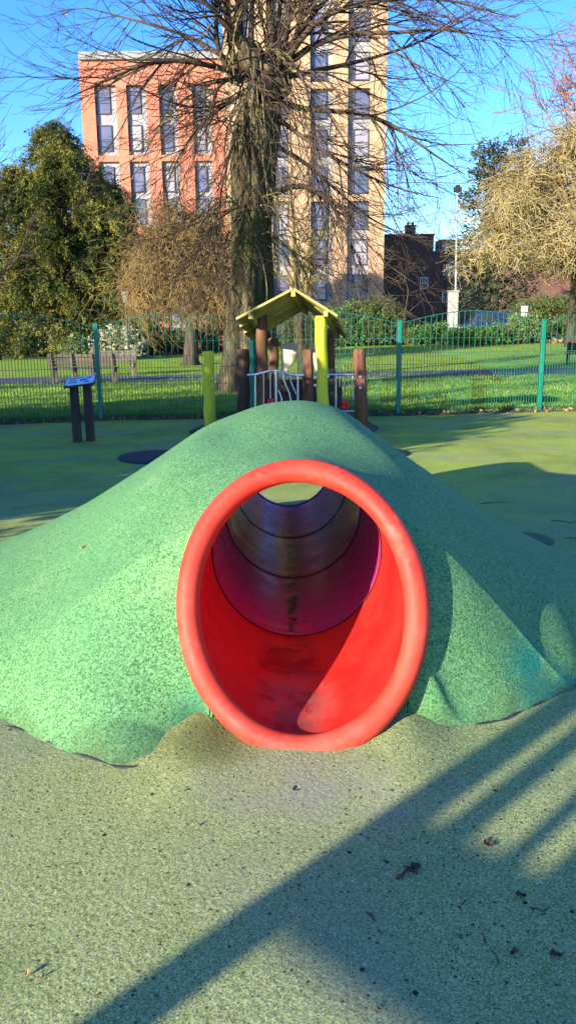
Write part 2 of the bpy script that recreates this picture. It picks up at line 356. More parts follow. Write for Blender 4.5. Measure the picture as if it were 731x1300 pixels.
def trunk_mesh(pts, radii, sides=20, flute=.12, lobes=5, flare=.0, seed=0):
    pts = resample(pts, 40); n = len(pts); rr = np.interp(np.linspace(0, 1, n), np.linspace(0, 1, len(radii)), radii); V = []
    for i in range(n):
        for k in range(sides):
            a = 2*PI*k/sides; f = i/(n-1)
            r = rr[i]*(1 + flute*math.sin(lobes*a+seed+f*2.2)*(1.3-f) + .1*mnoise.noise((math.cos(a)*1.7+seed, math.sin(a)*1.7, f*5)) + .11*mnoise.noise((math.cos(a)*5+seed, math.sin(a)*5, f*4)) + .07*mnoise.noise((math.cos(a)*11+seed, math.sin(a)*11, f*7))) + flare*max(0, 1-f*9)**2*(1+.5*math.sin(lobes*a+seed))
            V.append(pts[i] + np.array([math.cos(a)*r, math.sin(a)*r, 0]))
    F = [(i*sides+k, i*sides+(k+1) % sides, (i+1)*sides+(k+1) % sides, (i+1)*sides+k) for i in range(n-1) for k in range(sides)]
    return np.array(V), np.array(F)

# ------------------------------------------------------------------ setting: ground
FX = [-11.5, -8.75, -6.05, -3.35, -.63, 2.05, 4.77, 7.45, 10.1, 12.8]
FYv = [12.1, 12.85, 13.55, 14.25, 14.52, 14.62, 14.98, 15.3, 15.6, 15.9]
def fy(x): return np.interp(x, FX, FYv)
def sstep(t): t = np.clip(t, 0, 1); return t*t*(3-2*t)
def gz(x, y): return np.clip(y-31, 0, 45)*.022*sstep((x+9)/14) + .004
def grid(xs, ys, zf, name, material, yf=None):
    X, Y = np.meshgrid(xs, ys)
    if yf: Y = yf(X, Y)
    V = np.stack([X, Y, zf(X, Y)], -1).reshape(-1, 3); nx, ny = len(xs), len(ys); i = np.arange((ny-1)*(nx-1)); a = i//(nx-1)*nx + i % (nx-1)
    return mesh_np(name, V, np.stack([a, a+1, a+nx+1, a+nx], -1), material, smooth=True)
tag(grid(np.r_[-400, -150, -60, np.linspace(-30, 30, 61), 60, 150, 400], np.r_[-400, -100, -30, 0, 10, np.linspace(12, 18, 31), np.linspace(19, 80, 62), 120, 250, 600],
    lambda X, Y: np.where(Y < fy(X)-.1, -.06, gz(X, Y) + .03*sstep((Y-fy(X))/.5)), 'lawn', 'lawn_grass'), kind='structure')
def ps_z(X, Y):
    z = .004*np.sin(X*1.7+Y*.9) + .003*np.sin(X*3.1-Y*2.3)
    r = np.hypot((X-.05)/.62, (Y-3.02)/.52); return z + .03*np.clip(1.25-r, 0, .6)*(Y < 3.6) + .17*np.exp(-((X+.38)/.13)**2-((Y-3.02)/.16)**2) + .12*np.exp(-((X-.44)/.13)**2-((Y-2.96)/.15)**2)
tag(grid(np.r_[np.linspace(-14, -4, 12), np.linspace(-3.8, 3.8, 96), np.linspace(4, 14, 12)], np.r_[np.linspace(0, .43, 90), np.linspace(.45, 1, 40)], ps_z, 'play_surface', 'play_rubber',
    lambda X, Y: -9 + Y*(fy(X)-.1+9)), kind='structure')
def path_y(x): return 25.4 + .137*x
tag(grid(np.linspace(-45, 45, 46), np.linspace(0, 1, 6), lambda X, Y: gz(X, Y)+.042, 'path', 'asphalt', lambda X, Y: path_y(X) + Y*3.4), kind='structure')
# side path leading right, away from the viewer
px = [(2.2, 33.0), (3.8, 38), (6.6, 46), (9.5, 52)]
V = []
for (x, y) in px: V += [(x-.9, y, float(gz(x-.9, y))+.03), (x+1.0, y, float(gz(x+1.0, y))+.03)]
tag(grid(np.linspace(-60, 60, 61), np.linspace(54, 58.5, 4), lambda X, Y: gz(X, Y)+.05, 'planting_bed', 'soil'), kind='structure')
tag(grid(np.linspace(-90, 90, 61), np.linspace(58.6, 72.6, 6), lambda X, Y: gz(X, Y)+.056, 'road', 'asphalt'), kind='structure')

# ------------------------------------------------------------------ mound with tunnel
MO = Vector((0, 4.6, 0))
mound = thing('tunnel_mound', 'green rubber play mound with a red plastic tunnel running through it', 'play mound', MO)
PX = [-2.9, -2.5, -2.2, -1.95, -1.75, -1.5, -1.25, -.87, -.53, -.16, .11, .34, .62, .91, 1.3, 1.55, 1.8, 2.0, 2.2]
PZ = [0, .0, .07, .155, .245, .37, .5, .74, .97, 1.10, 1.123, 1.075, .87, .66, .385, .23, .11, .0, 0]
FOX = [-2.9, -2.5, -2.1, -1.7, -1.2, -.9, -.62, -.5, -.43, -.37, -.31, .39, .47, .56, .88, 1.3, 1.7, 2.0, 2.3]
FOY = [4.9, 4.2, 3.7, 3.33, 2.97, 2.75, 2.585, 2.63, 2.70, 2.80, 2.95, 2.98, 2.86, 2.845, 2.94, 3.26, 3.85, 4.5, 5.2]
BOX = [-2.9, -2.5, -2.0, -1.2, 0, 1.0, 1.6, 2.0, 2.3]; BOY = [4.9, 5.5, 6.1, 6.6, 6.8, 6.5, 5.9, 5.2, 5.2]
TZ, TR, KZ = .485, .43, 1.06                       # tunnel axis height, inner radius
def tax(y): return .05 - (y-3)*.012       # axis drifts a little to the left
CT, CY0, YAW = .58, 2.72, -.08           # slanted mouth plane y = CY0 + CT*z + YAW*(x-.05)
YEND = 6.55
def smax(a, b, k): h = np.clip(.5+.5*(a-b)/k, 0, 1); return b*(1-h)+a*h + k*h*(1-h)
RR = TR+.03
def mound_z(X, Y, fit=True):
    xs = np.linspace(-2.9, 2.3, 400); ps = np.interp(xs, PX, PZ); ker = np.hanning(15); ker /= ker.sum(); ps = np.convolve(np.pad(ps, 7, 'edge'), ker, 'valid')
    fo = np.interp(xs, FOX, FOY); ker2 = np.hanning(9); ker2 /= ker2.sum(); fo = np.convolve(np.pad(fo, 4, 'edge'), ker2, 'valid')
    P = np.interp(X, xs, ps); d = Y - np.interp(X, xs, fo) - .012*np.sin(X*9) ; db = np.interp(X, BOX, BOY) - Y
    w = np.minimum(1.9, np.maximum((d+db)*.5, .05))
    f = 1 - (1-np.clip(d/w, 0, 1))**(2.5+.9*sstep((X-.3)/.3)); b_ = 1 - (1-np.clip(db/w, 0, 1))**2.3
    z = P*f*b_
    # lobes at the front, hollows behind them, rounded lip
    lip = sstep(d/.10)*sstep(db/.1)
    z = z + lip*.02*np.exp(-((X+.78)/.36)**2-((Y-2.88)/.2)**2) + lip*.05*np.exp(-((X-.76)/.28)**2-((Y-3.13)/.2)**2) - .02*np.exp(-((X-1.0)/.3)**2-((Y-3.75)/.3)**2) - .02*np.exp(-((X+1.1)/.35)**2-((Y-3.6)/.35)**2)
    z = z + .045*lip*np.minimum(1, d/.3)*(1-sstep(d/.9))
    z = z + .008*np.sin(X*5+1)*np.sin(Y*4.3)*lip
    # surface drawn up (or down) to the pipe's rim, fading with distance from it
    t = np.linspace(0, 2*PI, 120, endpoint=False); rx_ = .05 + RR*np.sin(t); rz = TZ - RR*KZ*np.cos(t); ry = CY0 + CT*rz + YAW*(rx_-.05)
    if not fit: return z, lip
    zb, lb = mound_z(rx_, ry, False); cor = (rz - .005 - zb)
    num = np.zeros_like(z); den = np.zeros_like(z); dm = np.full_like(z, 9.)
    for k in range(120):
        if rz[k] < .10: continue
        q = (X-rx_[k])**2 + (Y-ry[k])**2; w_ = 1/(q+.0004)**2; num += w_*cor[k]; den += w_; dm = np.minimum(dm, q)
    dm = np.sqrt(dm); z = z + (num/den)*np.exp(-(dm/np.where(num > 0, .34, .26))**2)*sstep(d/.12)
    dx = X - tax(Y); Rc = TR + .05; ad = np.abs(dx)
    col = TZ + KZ*np.sqrt(np.maximum(Rc*Rc - np.minimum(ad, Rc*.9)**2, 0)) - np.maximum(ad-Rc*.9, 0)*2.2
    col = np.where(X > .05, TZ + KZ*np.sqrt(np.maximum(Rc*Rc - np.minimum(ad, Rc*.985)**2, 0)) - np.maximum(ad-Rc*.985, 0)*5 - .02, col)
    col = col - np.maximum(CY0 + CT*col + YAW*(X-.05) - Y, 0)*2 - np.maximum(Y-(YEND-.3), 0)*2.5
    z = smax(z, np.maximum(col, -1), np.where(X > .05, .08, .14))
    zcap = (Y - CY0 - YAW*(X-.05))/CT + .0 + dm*1.05 + dm**2*1.5; zcap = np.where((dm < .75) & (X < .3), zcap, 9)
    z = -smax(-z, -np.maximum(zcap, -.04), .06)
    k2 = sstep((Rc+.03-np.abs(dx))/.05)*sstep((Y-YEND+.12)/.1); z = np.where(k2 > 0, z*(1-k2)-.03*k2, z)
    outside = (d < .0) | (db < 0); return np.where(outside, np.minimum(z, -.012), z - .012*(1-lip))
xs = np.linspace(-2.75, 2.2, 380); ys = np.r_[np.linspace(2.5, 2.78, 28), np.linspace(2.784, 3.2, 120), np.linspace(3.21, 3.7, 46), np.linspace(3.716, 6.9, 170)]; X, Y = np.meshgrid(xs, ys); Z = mound_z(X, Y)
UX = (X-.05)/RR; UY = (Y-CY0-CT*TZ-YAW*(X-.05))/(CT*KZ*RR); ins = np.hypot(UX, UY) < 1; Zp = (Y-CY0-YAW*(X-.05))/CT; fixd = ins; Z = np.where(fixd, Zp, Z)
wgt = sstep((1.15-np.hypot((X-.05)/1.0, (Y-3.25)/.85))/.5); dd = Y - np.interp(X, FOX, FOY); wgt = wgt*sstep((dd-.02)/.12)*(~fixd)*(1-.5*sstep((X-.25)/.25)); DX = np.abs(X-tax(Y)); RC = TR+.035
pipe_top = np.where((DX < RC) & (Y > CY0 + CT*(TZ+KZ*RC)) & (Y < YEND-.1), TZ+KZ*np.sqrt(np.maximum(RC*RC-DX*DX, 0)), -9)
for _ in range(1200):
    A_ = Z.copy(); A_[1:-1, 1:-1] = (Z[:-2, 1:-1]+Z[2:, 1:-1]+Z[1:-1, :-2]+Z[1:-1, 2:])/4
    Z = np.maximum(Z + wgt*(A_-Z), pipe_top)
for _ in range(70):
    A_ = Z.copy(); A_[1:-1, 1:-1] = (Z[:-2, 1:-1]+Z[2:, 1:-1]+Z[1:-1, :-2]+Z[1:-1, 2:])/4; Z = np.where(fixd | (dd < -.02), Z, np.maximum(Z*.5+A_*.5, pipe_top))
V = np.stack([X, Y, Z], -1).reshape(-1, 3); nx, ny = len(xs), len(ys); i = np.arange((ny-1)*(nx-1)); a = i//(nx-1)*nx + i % (nx-1); F = np.stack([a, a+1, a+nx+1, a+nx], -1)
c = V[F].mean(1); dx = c[:, 0]-tax(c[:, 1]); rr = np.hypot(dx, (c[:, 2]-TZ)/KZ)
ux = (c[:, 0]-.05)/RR; uy = (c[:, 1]-CY0-CT*TZ-YAW*(c[:, 0]-.05))/(CT*KZ*RR)
keep = (V[F][:, :, 2].max(1) > -.011) & ~((np.abs(c[:, 0]-.05) < .36) & (c[:, 1] < 3.0) & (uy < 0)) & ~(np.hypot(ux, uy) < 1.0) & ~((rr < TR+.005) & (c[:, 1] < 3.3)) & ~((np.abs(dx) < TR+.03) & (c[:, 1] > YEND-.1))
F = F[keep]; used = np.unique(F); rem = -np.ones(len(V), int); rem[used] = np.arange(len(used))
def wl(o):
    """keep the mesh in place coordinates so stains sit where they belong"""
    o.data.transform(Matrix.Translation(MO)); o.location = -MO; return o
wl(mesh_np('mound', V[used], rem[F], 'mound_rubber', mound, smooth=True))
MZ = (xs.copy(), ys.copy(), Z.copy())
# rim swept round the slanted mouth
def rim_mesh(rad, minor, n=96, k=20, flat=1.0):
    V = []
    cen = []
    for i in range(n):
        t = 2*PI*i/n; x = tax(3)+rad*math.sin(t); z = TZ - rad*KZ*math.cos(t); cen.append(Vector((x, CY0 + CT*z + YAW*(x-.05), z)))
    cc = sum(cen, Vector())/n; nrmv = Vector((-YAW, 1, -CT)).normalized()*-1
    for i in range(n):
        out = (cen[i]-cc).normalized(); mm = minor*(1+.03*math.sin(5*2*PI*i/n))
        for j in range(k):
            a = 2*PI*j/k; V.append(cen[i] + out*math.cos(a)*mm*1.02 + nrmv*math.sin(a)*mm*flat)
    F = [(i*k+j, ((i+1) % n)*k+j, ((i+1) % n)*k+(j+1) % k, i*k+(j+1) % k) for i in range(n) for j in range(k)]
    return np.array(V), np.array(F)
V, F = rim_mesh(TR+.028, .049); wl(mesh_np('tunnel_rim', V, F, 'red_plastic', mound, smooth=True))
def pipe(y0, y1, r0, r1, name, material, slant=False, n=72, steps=14, bead=True):
    V = []
    for s_ in range(steps+1):
        f = s_/steps
        for k in range(n):
            a = 2*PI*k/n; r = r0+(r1-r0)*f
            if bead: r -= .014*math.exp(-((f)/.035)**2) + .004*math.exp(-((f-.1)/.03)**2)
            z = TZ - r*KZ*math.cos(a); x0 = r*math.sin(a)
            ys_ = (CY0 + CT*z + YAW*x0) if slant else y0
            y = ys_ + (y1-ys_)*f; V.append((tax(y)+x0, y, z))
    F = [(s_*n+k, s_*n+(k+1) % n, (s_+1)*n+(k+1) % n, (s_+1)*n+k) for s_ in range(steps) for k in range(n)]
    return wl(mesh_np(name, np.array(V), np.array(F), material, mound, smooth=True))
pipe(0, 3.745, TR, TR-.01, 'mouth_section', 'red_plastic_inside', slant=True, steps=30, bead=False)
for (a, b_) in ((3.74, 4.71), (4.705, 5.67), (5.665, YEND)): pipe(a, b_, TR, TR-(.012 if b_ < 6 else .06), 'tube_section', 'maroon_plastic', steps=40)
for ysm in (3.742, 4.708, 5.668): MBt = MB(); MBt.tube([(tax(ysm)+(TR-.016)*math.sin(t), ysm, TZ-(TR-.016)*KZ*math.cos(t)) for t in np.linspace(0, 2*PI, 73)], .002, 6, cap=False); wl(MBt.build('seam', 'seam_maroon', mound))
MBt = MB(); MBt.tube([(tax(YEND)+(TR-.035)*math.sin(t), YEND, TZ-(TR-.035)*KZ*math.cos(t)) for t in np.linspace(0, 2*PI, 61)], .035, 10, cap=False); wl(MBt.build('exit_rim', 'maroon_plastic', mound))

ex = np.linspace(-2.0, -.56, 40); MBt = MB(); MBt.tube([(x, float(np.interp(x, FOX, FOY))-.004+.01*math.sin(x*17)-.012*math.sin(x*9), -.001) for x in ex], [.003+.008*abs(math.sin(k*.7)) for k in range(40)], 8); wl(MBt.build('split_edge', 'black_rubber', mound))
ex = np.linspace(.58, 1.9, 36); MBt = MB(); MBt.tube([(x, float(np.interp(x, FOX, FOY))-.002+.01*math.sin(x*15)-.012*math.sin(x*9), -.002) for x in ex], [.004+.006*abs(math.sin(k*.9)) for k in range(36)], 8); wl(MBt.build('split_edge', 'black_rubber', mound))
# ------------------------------------------------------------------ discs let into the play surface
def disc(name, c, r, material, label, cat, h=.02, sq=1.0, kind=None):
    V = [(0, 0, h)]; n = 48; prof = [(.55, h), (.86, h*.9), (.97, h*.6), (1.0, .002), (1.0, -.01)]
    for (f, z) in prof: V += [(r*f*math.cos(2*PI*k/n)*(1+.02*math.sin(3*2*PI*k/n)), r*f*sq*math.sin(2*PI*k/n), z) for k in range(n)]
    me = bpy.data.meshes.new(name); fs = [(0, 1+k, 1+(k+1) % n) for k in range(n)]
    for q in range(len(prof)-1): fs += [(1+q*n+k, 1+(q+1)*n+k, 1+(q+1)*n+(k+1) % n, 1+q*n+(k+1) % n) for k in range(n)]
    me.from_pydata(V, [], fs); me.polygons.foreach_set('use_smooth', [True]*len(fs)); me.update()
    return tag(link_mesh(name, me, material, origin=tuple(c)), label, cat)
disc('rubber_mat', G(205, 580), .55, 'black_rubber', 'black round rubber mat on the ground behind the left slope of the mound', 'mat', .025)
disc('rubber_mat', G(478, 576), .42, 'black_rubber', 'black round rubber mat on the ground behind the right slope of the mound', 'mat', .03)
sd = thing('stepping_disc', 'dark green rubber disc with a black gap under its edge beside the mound', 'stepping disc', G(667, 686))
mb = MB(); c = G(667, 686); R_ = .205
vs = [c+Vector((0, 0, .03))]; fs = []; n = 40
for (f, z) in ((.6, .027), (.92, .018), (1.0, .006), (1.0, .0)): vs += [c+Vector((R_*f*math.cos(2*PI*k/n), R_*f*math.sin(2*PI*k/n), z)) for k in range(n)]
fs = [(0, 1+k, 1+(k+1) % n) for k in range(n)] + [(1+q*n+k, 1+(q+1)*n+k, 1+(q+1)*n+(k+1) % n, 1+q*n+(k+1) % n) for q in range(3) for k in range(n)]
mb.add(vs, fs, True); mb.build('disc', 'green_rubber', sd)
mb = MB(); pts = []
for k in range(15):
    t = k/14; a = math.radians(165+t*125); pts.append(c + Vector(((R_-.015)*math.cos(a), (R_-.015)*math.sin(a), .016)))
mb.tube(pts, [.004+.024*math.sin(PI*k/14) for k in range(15)], 8); mb.build('gap', 'black_rubber', sd)

# ------------------------------------------------------------------ fence
fence = thing('mesh_fence', 'green wire mesh fence with arched panel tops between square posts', 'fence', (-11.5, 12.1, 0))
for i in range(len(FX)-1):
    a = Vector((FX[i], FYv[i], 0)); b_ = Vector((FX[i+1], FYv[i+1], 0)); d = (b_-a); L = d.length; u = d/L; nv = Vector((-u.y, u.x, 0))
    pm = MB(); pm.box(a+Vector((0, 0, .84)), (.075, .06, 1.68), Matrix.Rotation(math.atan2(u.y, u.x), 3, 'Z')); pm.box(a+Vector((0, 0, 1.69)), (.085, .07, .025), Matrix.Rotation(math.atan2(u.y, u.x), 3, 'Z'))
    pm.build('post', 'fence_green', fence, bevel=.006)
    V = []; fs = []
    def top(t): return 1.64 + .22*math.sin(PI*t)
    P, Q, R2 = [], [], []
    nw = 50
    for k in range(nw+1):
        t = .02 + .96*k/nw; p = a + d*t
        # every second wire stops at the upper rail
        P.append(np.linspace(tuple(p+Vector((0, 0, .04))), tuple(p+Vector((0, 0, top(t) if k % 2 == 0 else 1.12))), 3))
    Vw, Fw = tubes(np.array(P), np.full((len(P), 3), .0062), 4)
    parts_ = [(Vw, Fw)]
    for z in (.1, .32, .62, .92, 1.12, 1.38):
        for o_ in (-.007, .007):
            pts = np.array([[tuple(a+d*t+nv*o_+Vector((0, 0, z))) for t in np.linspace(.015, .985, 5)]]); parts_.append(tubes(pts, np.full((1, 5), .005), 4))
    pts = np.array([[tuple(a+d*t+nv*.007+Vector((0, 0, top(t)))) for t in np.linspace(.015, .985, 21)]]); parts_.append(tubes(pts, np.full((1, 21), .008), 5))
    V, F = merge(parts_); mesh_np('mesh_panel', V, F, 'fence_wire', fence)

# grass blades thickest along the fence foot, and leaf litter there
n = 70000
x = RNG.uniform(-8.5, 8.5, n); y = fy(x) + .06 + np.abs(RNG.normal(0, 1, n))**1.6*3.5
hgt = RNG.uniform(.03, .075, n)*np.where(y-fy(x) < .35, 1.7, 1); wd = RNG.uniform(.006, .012, n)*(1+(y-fy(x))*.07); an = RNG.uniform(0, 2*PI, n); z0 = gz(x, y)+.025
tipx = x + RNG.normal(0, .03, n); tipy = y + RNG.normal(0, .03, n)
V = np.stack([np.stack([x-np.cos(an)*wd, y-np.sin(an)*wd, z0-.02], 1), np.stack([x+np.cos(an)*wd, y+np.sin(an)*wd, z0-.02], 1), np.stack([tipx, tipy, z0+hgt], 1)], 1).reshape(-1, 3)
mat('blade_green', (.08, .16, .012), .8, (.2, .31, .035), 1.2, spec=.15)
tag(mesh_np('grass', V, np.arange(3*n).reshape(-1, 3), 'blade_green'), 'short green grass blades growing beyond the mesh fence', 'grass', kind='stuff')
n = 1500; x = RNG.uniform(-8, 8, n); y = fy(x) + RNG.normal(.0, .09, n); sz = RNG.uniform(.02, .05, n)[:, None]; C = np.stack([x, y, RNG.uniform(.01, .05, n)], 1)
V, F = leaves(C, np.stack([RNG.normal(size=n), RNG.normal(size=n), RNG.normal(0, .3, n)], 1), 1, 0, .06, 1.6)
tag(mesh_np('leaf_litter', V, F, 'leaf_litter'), 'dry brown leaves lying along the foot of the mesh fence', 'fallen leaves', kind='stuff')
tag(grid(np.linspace(-11, 12, 90), np.linspace(-.16, .14, 7), lambda X, Y: .03+.02*np.sin(X*7)*np.cos(X*2.3) - np.abs(Y-fy(X))*.2, 'soil_edge', 'soil', lambda X, Y: fy(X)+Y), kind='structure')
n = 2600; x = RNG.uniform(3, 26, n); y = RNG.uniform(53, 59, n); C = np.stack([x, y, gz(x, y)+.08], 1)
V, F = leaves(C, RNG.normal(size=(n, 3)), 1, 0, .3, 1.5)
tag(mesh_np('leaf_drift', V, F, 'leaf_litter'), 'drift of brown fallen leaves on the bed under the weeping tree', 'fallen leaves', kind='stuff')

# ------------------------------------------------------------------ play tower behind the mound
pt = thing('play_tower', 'small wooden climbing tower with sloped plank roof and steel railings', 'play tower', (.2, 12.3, 0))
def log(top, Y, r, material, base=None, lean=0):
    t = W(top[0], top[1], Y); b_ = Vector((W(base[0], base[1], Y).x if base else t.x, Y, -.02)); mb = MB(); n = 12
    pts = [b_.lerp(t, k/n) + Vector((.008*math.sin(k*1.3+top[0]), .008*math.cos(k*1.1+top[0]), 0)) for k in range(n)] + [t-Vector((0, 0, .03)), t-Vector((0, 0, .006)), t]
    mb.tube(pts, [r*(1+.05*math.sin(k*.9+top[0])) for k in range(n)] + [r*.99, r*.93, r*.82], 14); return mb.build('log_post', material, pt)
log((264, 446), 12.5, .093, 'log_yellow'); log((308, 443), 12.1, .1, 'log_dark', (309, 520)); log((332, 399), 12.0, .082, 'log_brown')
log((347, 429), 13.2, .08, 'log_brown'); log((407, 401), 11.75, .084, 'log_yellow', (411, 525)); log((391, 444), 12.2, .078, 'log_brown')
log((419, 417), 13.2, .078, 'log_brown'); log((456, 443), 11.85, .092, 'log_brown', (460, 550))
# roof: planks from ridge to eave on both slopes
A0, A1 = W(372, 368, 11.45), W(389, 392, 12.95); L0, L1 = W(300, 406, 11.45), W(318, 434, 12.95); R0_, R1 = W(427, 402, 11.45), W(442, 433, 12.95)
roof = None
def plank_slope(e0, e1, nm, par):
    mb = MB(); n = 7
    for k in range(n):
        a = A0.lerp(A1, (k+.02)/n); b_ = A0.lerp(A1, (k+.93)/n); c_ = e0.lerp(e1, (k+.93)/n); d = e0.lerp(e1, (k+.02)/n)
        nv = (b_-a).cross(d-a).normalized(); nv = nv if nv.z > 0 else -nv
        lift = Vector((0, 0, .012*(k % 2))); ext = (d-a).normalized()*random.uniform(-.02, .03)
        mb.prism([p+lift for p in (a, b_, c_+ext, d+ext)], nv*.032)
    return mb.build(nm, 'plank_yellow', par)
rp = plank_slope(L0, L1, 'roof_slope', pt); plank_slope(R0_, R1, 'roof_slope', pt)
mb = MB(); mb.beam(A0-Vector((0, 0, .05)), A1-Vector((0, 0, .05)), .06, .08); 
for (p, q) in ((L0, L1), (R0_, R1)):
    a = p.lerp(A0, .25); b_ = q.lerp(A1, .25); mb.beam(a-Vector((0, 0, .05)), b_-Vector((0, 0, .05)), .06, .08)
mb.build('roof_beam', 'plank_yellow', pt)
# tan cut-out boards at the back
mb = MB(); Yb = 13.25
mb.prism([W(u, v, Yb) for (u, v) in ((357, 436), (378, 436), (377, 444), (374, 453), (370, 462), (366, 468), (358, 478), (357, 478))], (0, .03, 0)); mb.build('cut_out_board', 'board_tan', pt)
mb = MB(); mb.prism([W(u, v, Yb) for (u, v) in ((392, 436), (412, 436), (412, 482), (405, 478), (400, 468), (396, 456), (393, 446))], (0, .03, 0)); mb.build('cut_out_board', 'board_tan', pt)
mb = MB(); mb.box((.22, 12.95, .46), (1.35, .05, .62)); mb.build('back_panel', 'dark_timber', pt)
mb = MB(); mb.box((.2, 12.6, .22), (1.65, 1.1, .09)); mb.box((.2, 12.0, .2), (1.7, .1, .14)); mb.box((.25, 13.2, .2), (1.6, .1, .14)); mb.build('deck', 'dark_timber', pt, bevel=.01)
mb = MB(); mb.beam((-.75, 12.35, .2), (-1.45, 12.45, .02), .7, .07); mb.box((-.93, 12.2, .21), (.16, .16, .14)); mb.build('ramp', 'dark_timber', pt)
mb = MB(); mb.beam((1.02, 12.3, .2), (1.35, 12.2, .0), .6, .07); mb.build('ramp', 'dark_timber', pt)
def px_tube(mb, pts, Y, r): mb.tube([W(u, v, Y) for u, v in pts], r, 8)
Yr = 11.9
mb = MB()
px_tube(mb, [(314, 476), (324, 475.5), (334, 473), (343, 470.5), (350, 470), (358, 471.5), (368, 475), (377, 476.5), (386, 476)], Yr, .02)
for (u, r) in ((324, .016), (378, .016)): px_tube(mb, [(u, 475), (u, 525)], Yr, r)
px_tube(mb, [(350, 470), (350.5, 525)], Yr, .024)
for u in (334.5, 343): px_tube(mb, [(u, 474), (u+.3, 525)], Yr, .009)
px_tube(mb, [(353, 495), (355, 499), (357, 505), (358, 512), (358, 525)], Yr, .013)
px_tube(mb, [(359, 473), (360, 482), (363, 490), (367, 499), (369, 508), (369, 525)], Yr, .013)
px_tube(mb, [(368, 476), (369, 484), (372, 492), (376, 500)], Yr, .011)
mb.tube([W(324, 519, Yr), W(378, 519, Yr)], .014, 8)
mb.build('wavy_railing', 'steel', pt)
mb = MB(); Yr2 = 12.0
px_tube(mb, [(414, 475.5), (453, 475.5)], Yr2, .019); px_tube(mb, [(414, 522), (453, 522)], Yr2, .015)
for u in (426, 452): px_tube(mb, [(u, 475), (u, 523)], Yr2, .016)
for u in (431, 437, 442): px_tube(mb, [(u, 475), (u, 491)], Yr2, .008)
px_tube(mb, [(448, 475), (447, 486), (445, 492), (447, 500), (449, 508)], Yr2, .011)
mb.build('side_railing', 'steel', pt)
def knob(u, v, Y, s_):
    c = W(u, v, Y); mb = MB(); prof = [(.0, .2), (.01, .8), (.035, 1), (.055, .7), (.065, .95), (.09, 1), (.115, .8), (.12, .3)]
    mb.tube([c+Vector((0, 0, (z-.06)*s_*1.2)) for z, r in prof], [.055*r*s_ for z, r in prof], 12); mb.build('red_knob', 'knob_red', pt)
knob(343.5, 512, Yr-.02, 1.0); knob(438, 514, Yr2-.02, 1.0); knob(452, 519, Yr2-.06, .6)
mb = MB()
for (u, v, Y) in ((259.5, 480, 12.45), (269, 480, 12.45), (269, 490, 12.45), (400, 479, 11.7), (400, 489, 11.7), (416, 478, 11.7), (457, 478, 11.78), (457, 492, 11.78)): mb = MB(); mb.box(W(u, v, Y), (.04, .05, .03)); mb.build('bolt', 'bolt_steel', pt)
mb = MB(); mb.box(W(421, 472, 12.9), (.13, .05, .1)); mb.build('bracket', 'black_metal', pt)

# ------------------------------------------------------------------ lectern sign
ls = thing('lectern_sign', 'tilted pale blue information board on two dark wooden posts beside the fence', 'information sign', G(106, 560))
b1, b2 = G(99, 561), G(113, 561); zt = .80
for (b_, hgt) in ((b1, .80), (b2+Vector((.0, .12, 0)), .88)):
    mb = MB(); mb.box(b_+Vector((0, 0, hgt/2-.01)), (.11, .11, hgt)); mb.build('sign_post', 'sign_post', ls, bevel=.01)
cen = (b1+b2)/2 + Vector((0.0, .08, .86)); rot = Matrix.Rotation(math.radians(8), 3, 'Z') @ Matrix.Rotation(math.radians(13), 3, 'X') @ Matrix.Rotation(math.radians(-7), 3, 'Y')
mb = MB(); mb.box(cen, (.44, .42, .03), rot); mb.build('board_back', 'sign_frame', ls, bevel=.006)
mb = MB(); mb.box(cen+rot @ Vector((0, 0, .018)), (.405, .385, .006), rot); mb.build('board_face', 'sign_face', ls)
mb = MB(); r2 = random.Random(4)
for (x, y, a, b_) in ((-.06, .13, .2, .03), (.12, .09, .06, .05), (-.11, .05, .1, .012), (-.11, .02, .1, .012), (.05, .0, .1, .07), (-.1, -.06, .12, .012), (-.1, -.09, .12, .012), (.1, -.11, .07, .05)): mb = MB(); mb.box(cen+rot @ Vector((x, y, .0225)), (a, b_, .003), rot); mb.build('printed_mark', 'sign_ink', ls)
for sx in (-1, 1):
    for sy in (-1, 1): mb = MB(); mb.box(cen+rot @ Vector((sx*.19, sy*.18, .0225)), (.03, .03, .004), rot); mb.build('corner_bolt', 'sign_ink', ls)

# ------------------------------------------------------------------ benches
def bench(c, rz, length, label, dark=False, group=None):
    t = thing('park_bench', label, 'bench', c, group); m_ = 'black_metal' if dark else 'bench_wood'; ro = Matrix.Rotation(rz, 3, 'Z')
    def pp(x, y, z): return Vector(c) + ro @ Vector((x, y, z))
    mb = MB()
    for y in (-.2, -.08, .04, .16): mb.box(pp(0, y, .45), (length, .1, .035), ro)
    mb.build('seat', m_, t)
    mb = MB(); tilt = ro @ Matrix.Rotation(math.radians(-12), 3, 'X')
    for k in range(4): mb.box(pp(0, .23+.028*k, .55+.095*k), (length, .03, .075), tilt)
    mb.build('backrest', m_, t)
    for x in (np.linspace(-length/2+.1, length/2-.1, 4 if length > 2 else 2)):
        mb = MB(); mb.box(pp(x, -.2, .22), (.08, .08, .44), ro); mb.beam(pp(x, .19, 0), pp(x, .36, .92), .08, .07, (1, 0, 0)); mb.box(pp(x, 0, .41), (.07, .45, .05), ro); mb.build('leg', m_, t)
    return t
bl = (G(76, 488)+G(141, 486))/2
bench((bl.x, bl.y, .03), PI+.03, 2.05, 'long weathered wooden bench seen from behind, nearest the information board', group=None)
b2 = G(131, 481); bench((b2.x, b2.y+1.6, .03), .02, 1.7, 'shorter wooden bench standing behind the long weathered bench')
b3 = G(742, 465); bench((b3.x, b3.y, float(gz(b3.x, b3.y))+.02), PI-.2, 1.6, 'dark park bench beside the path at the right edge', True)

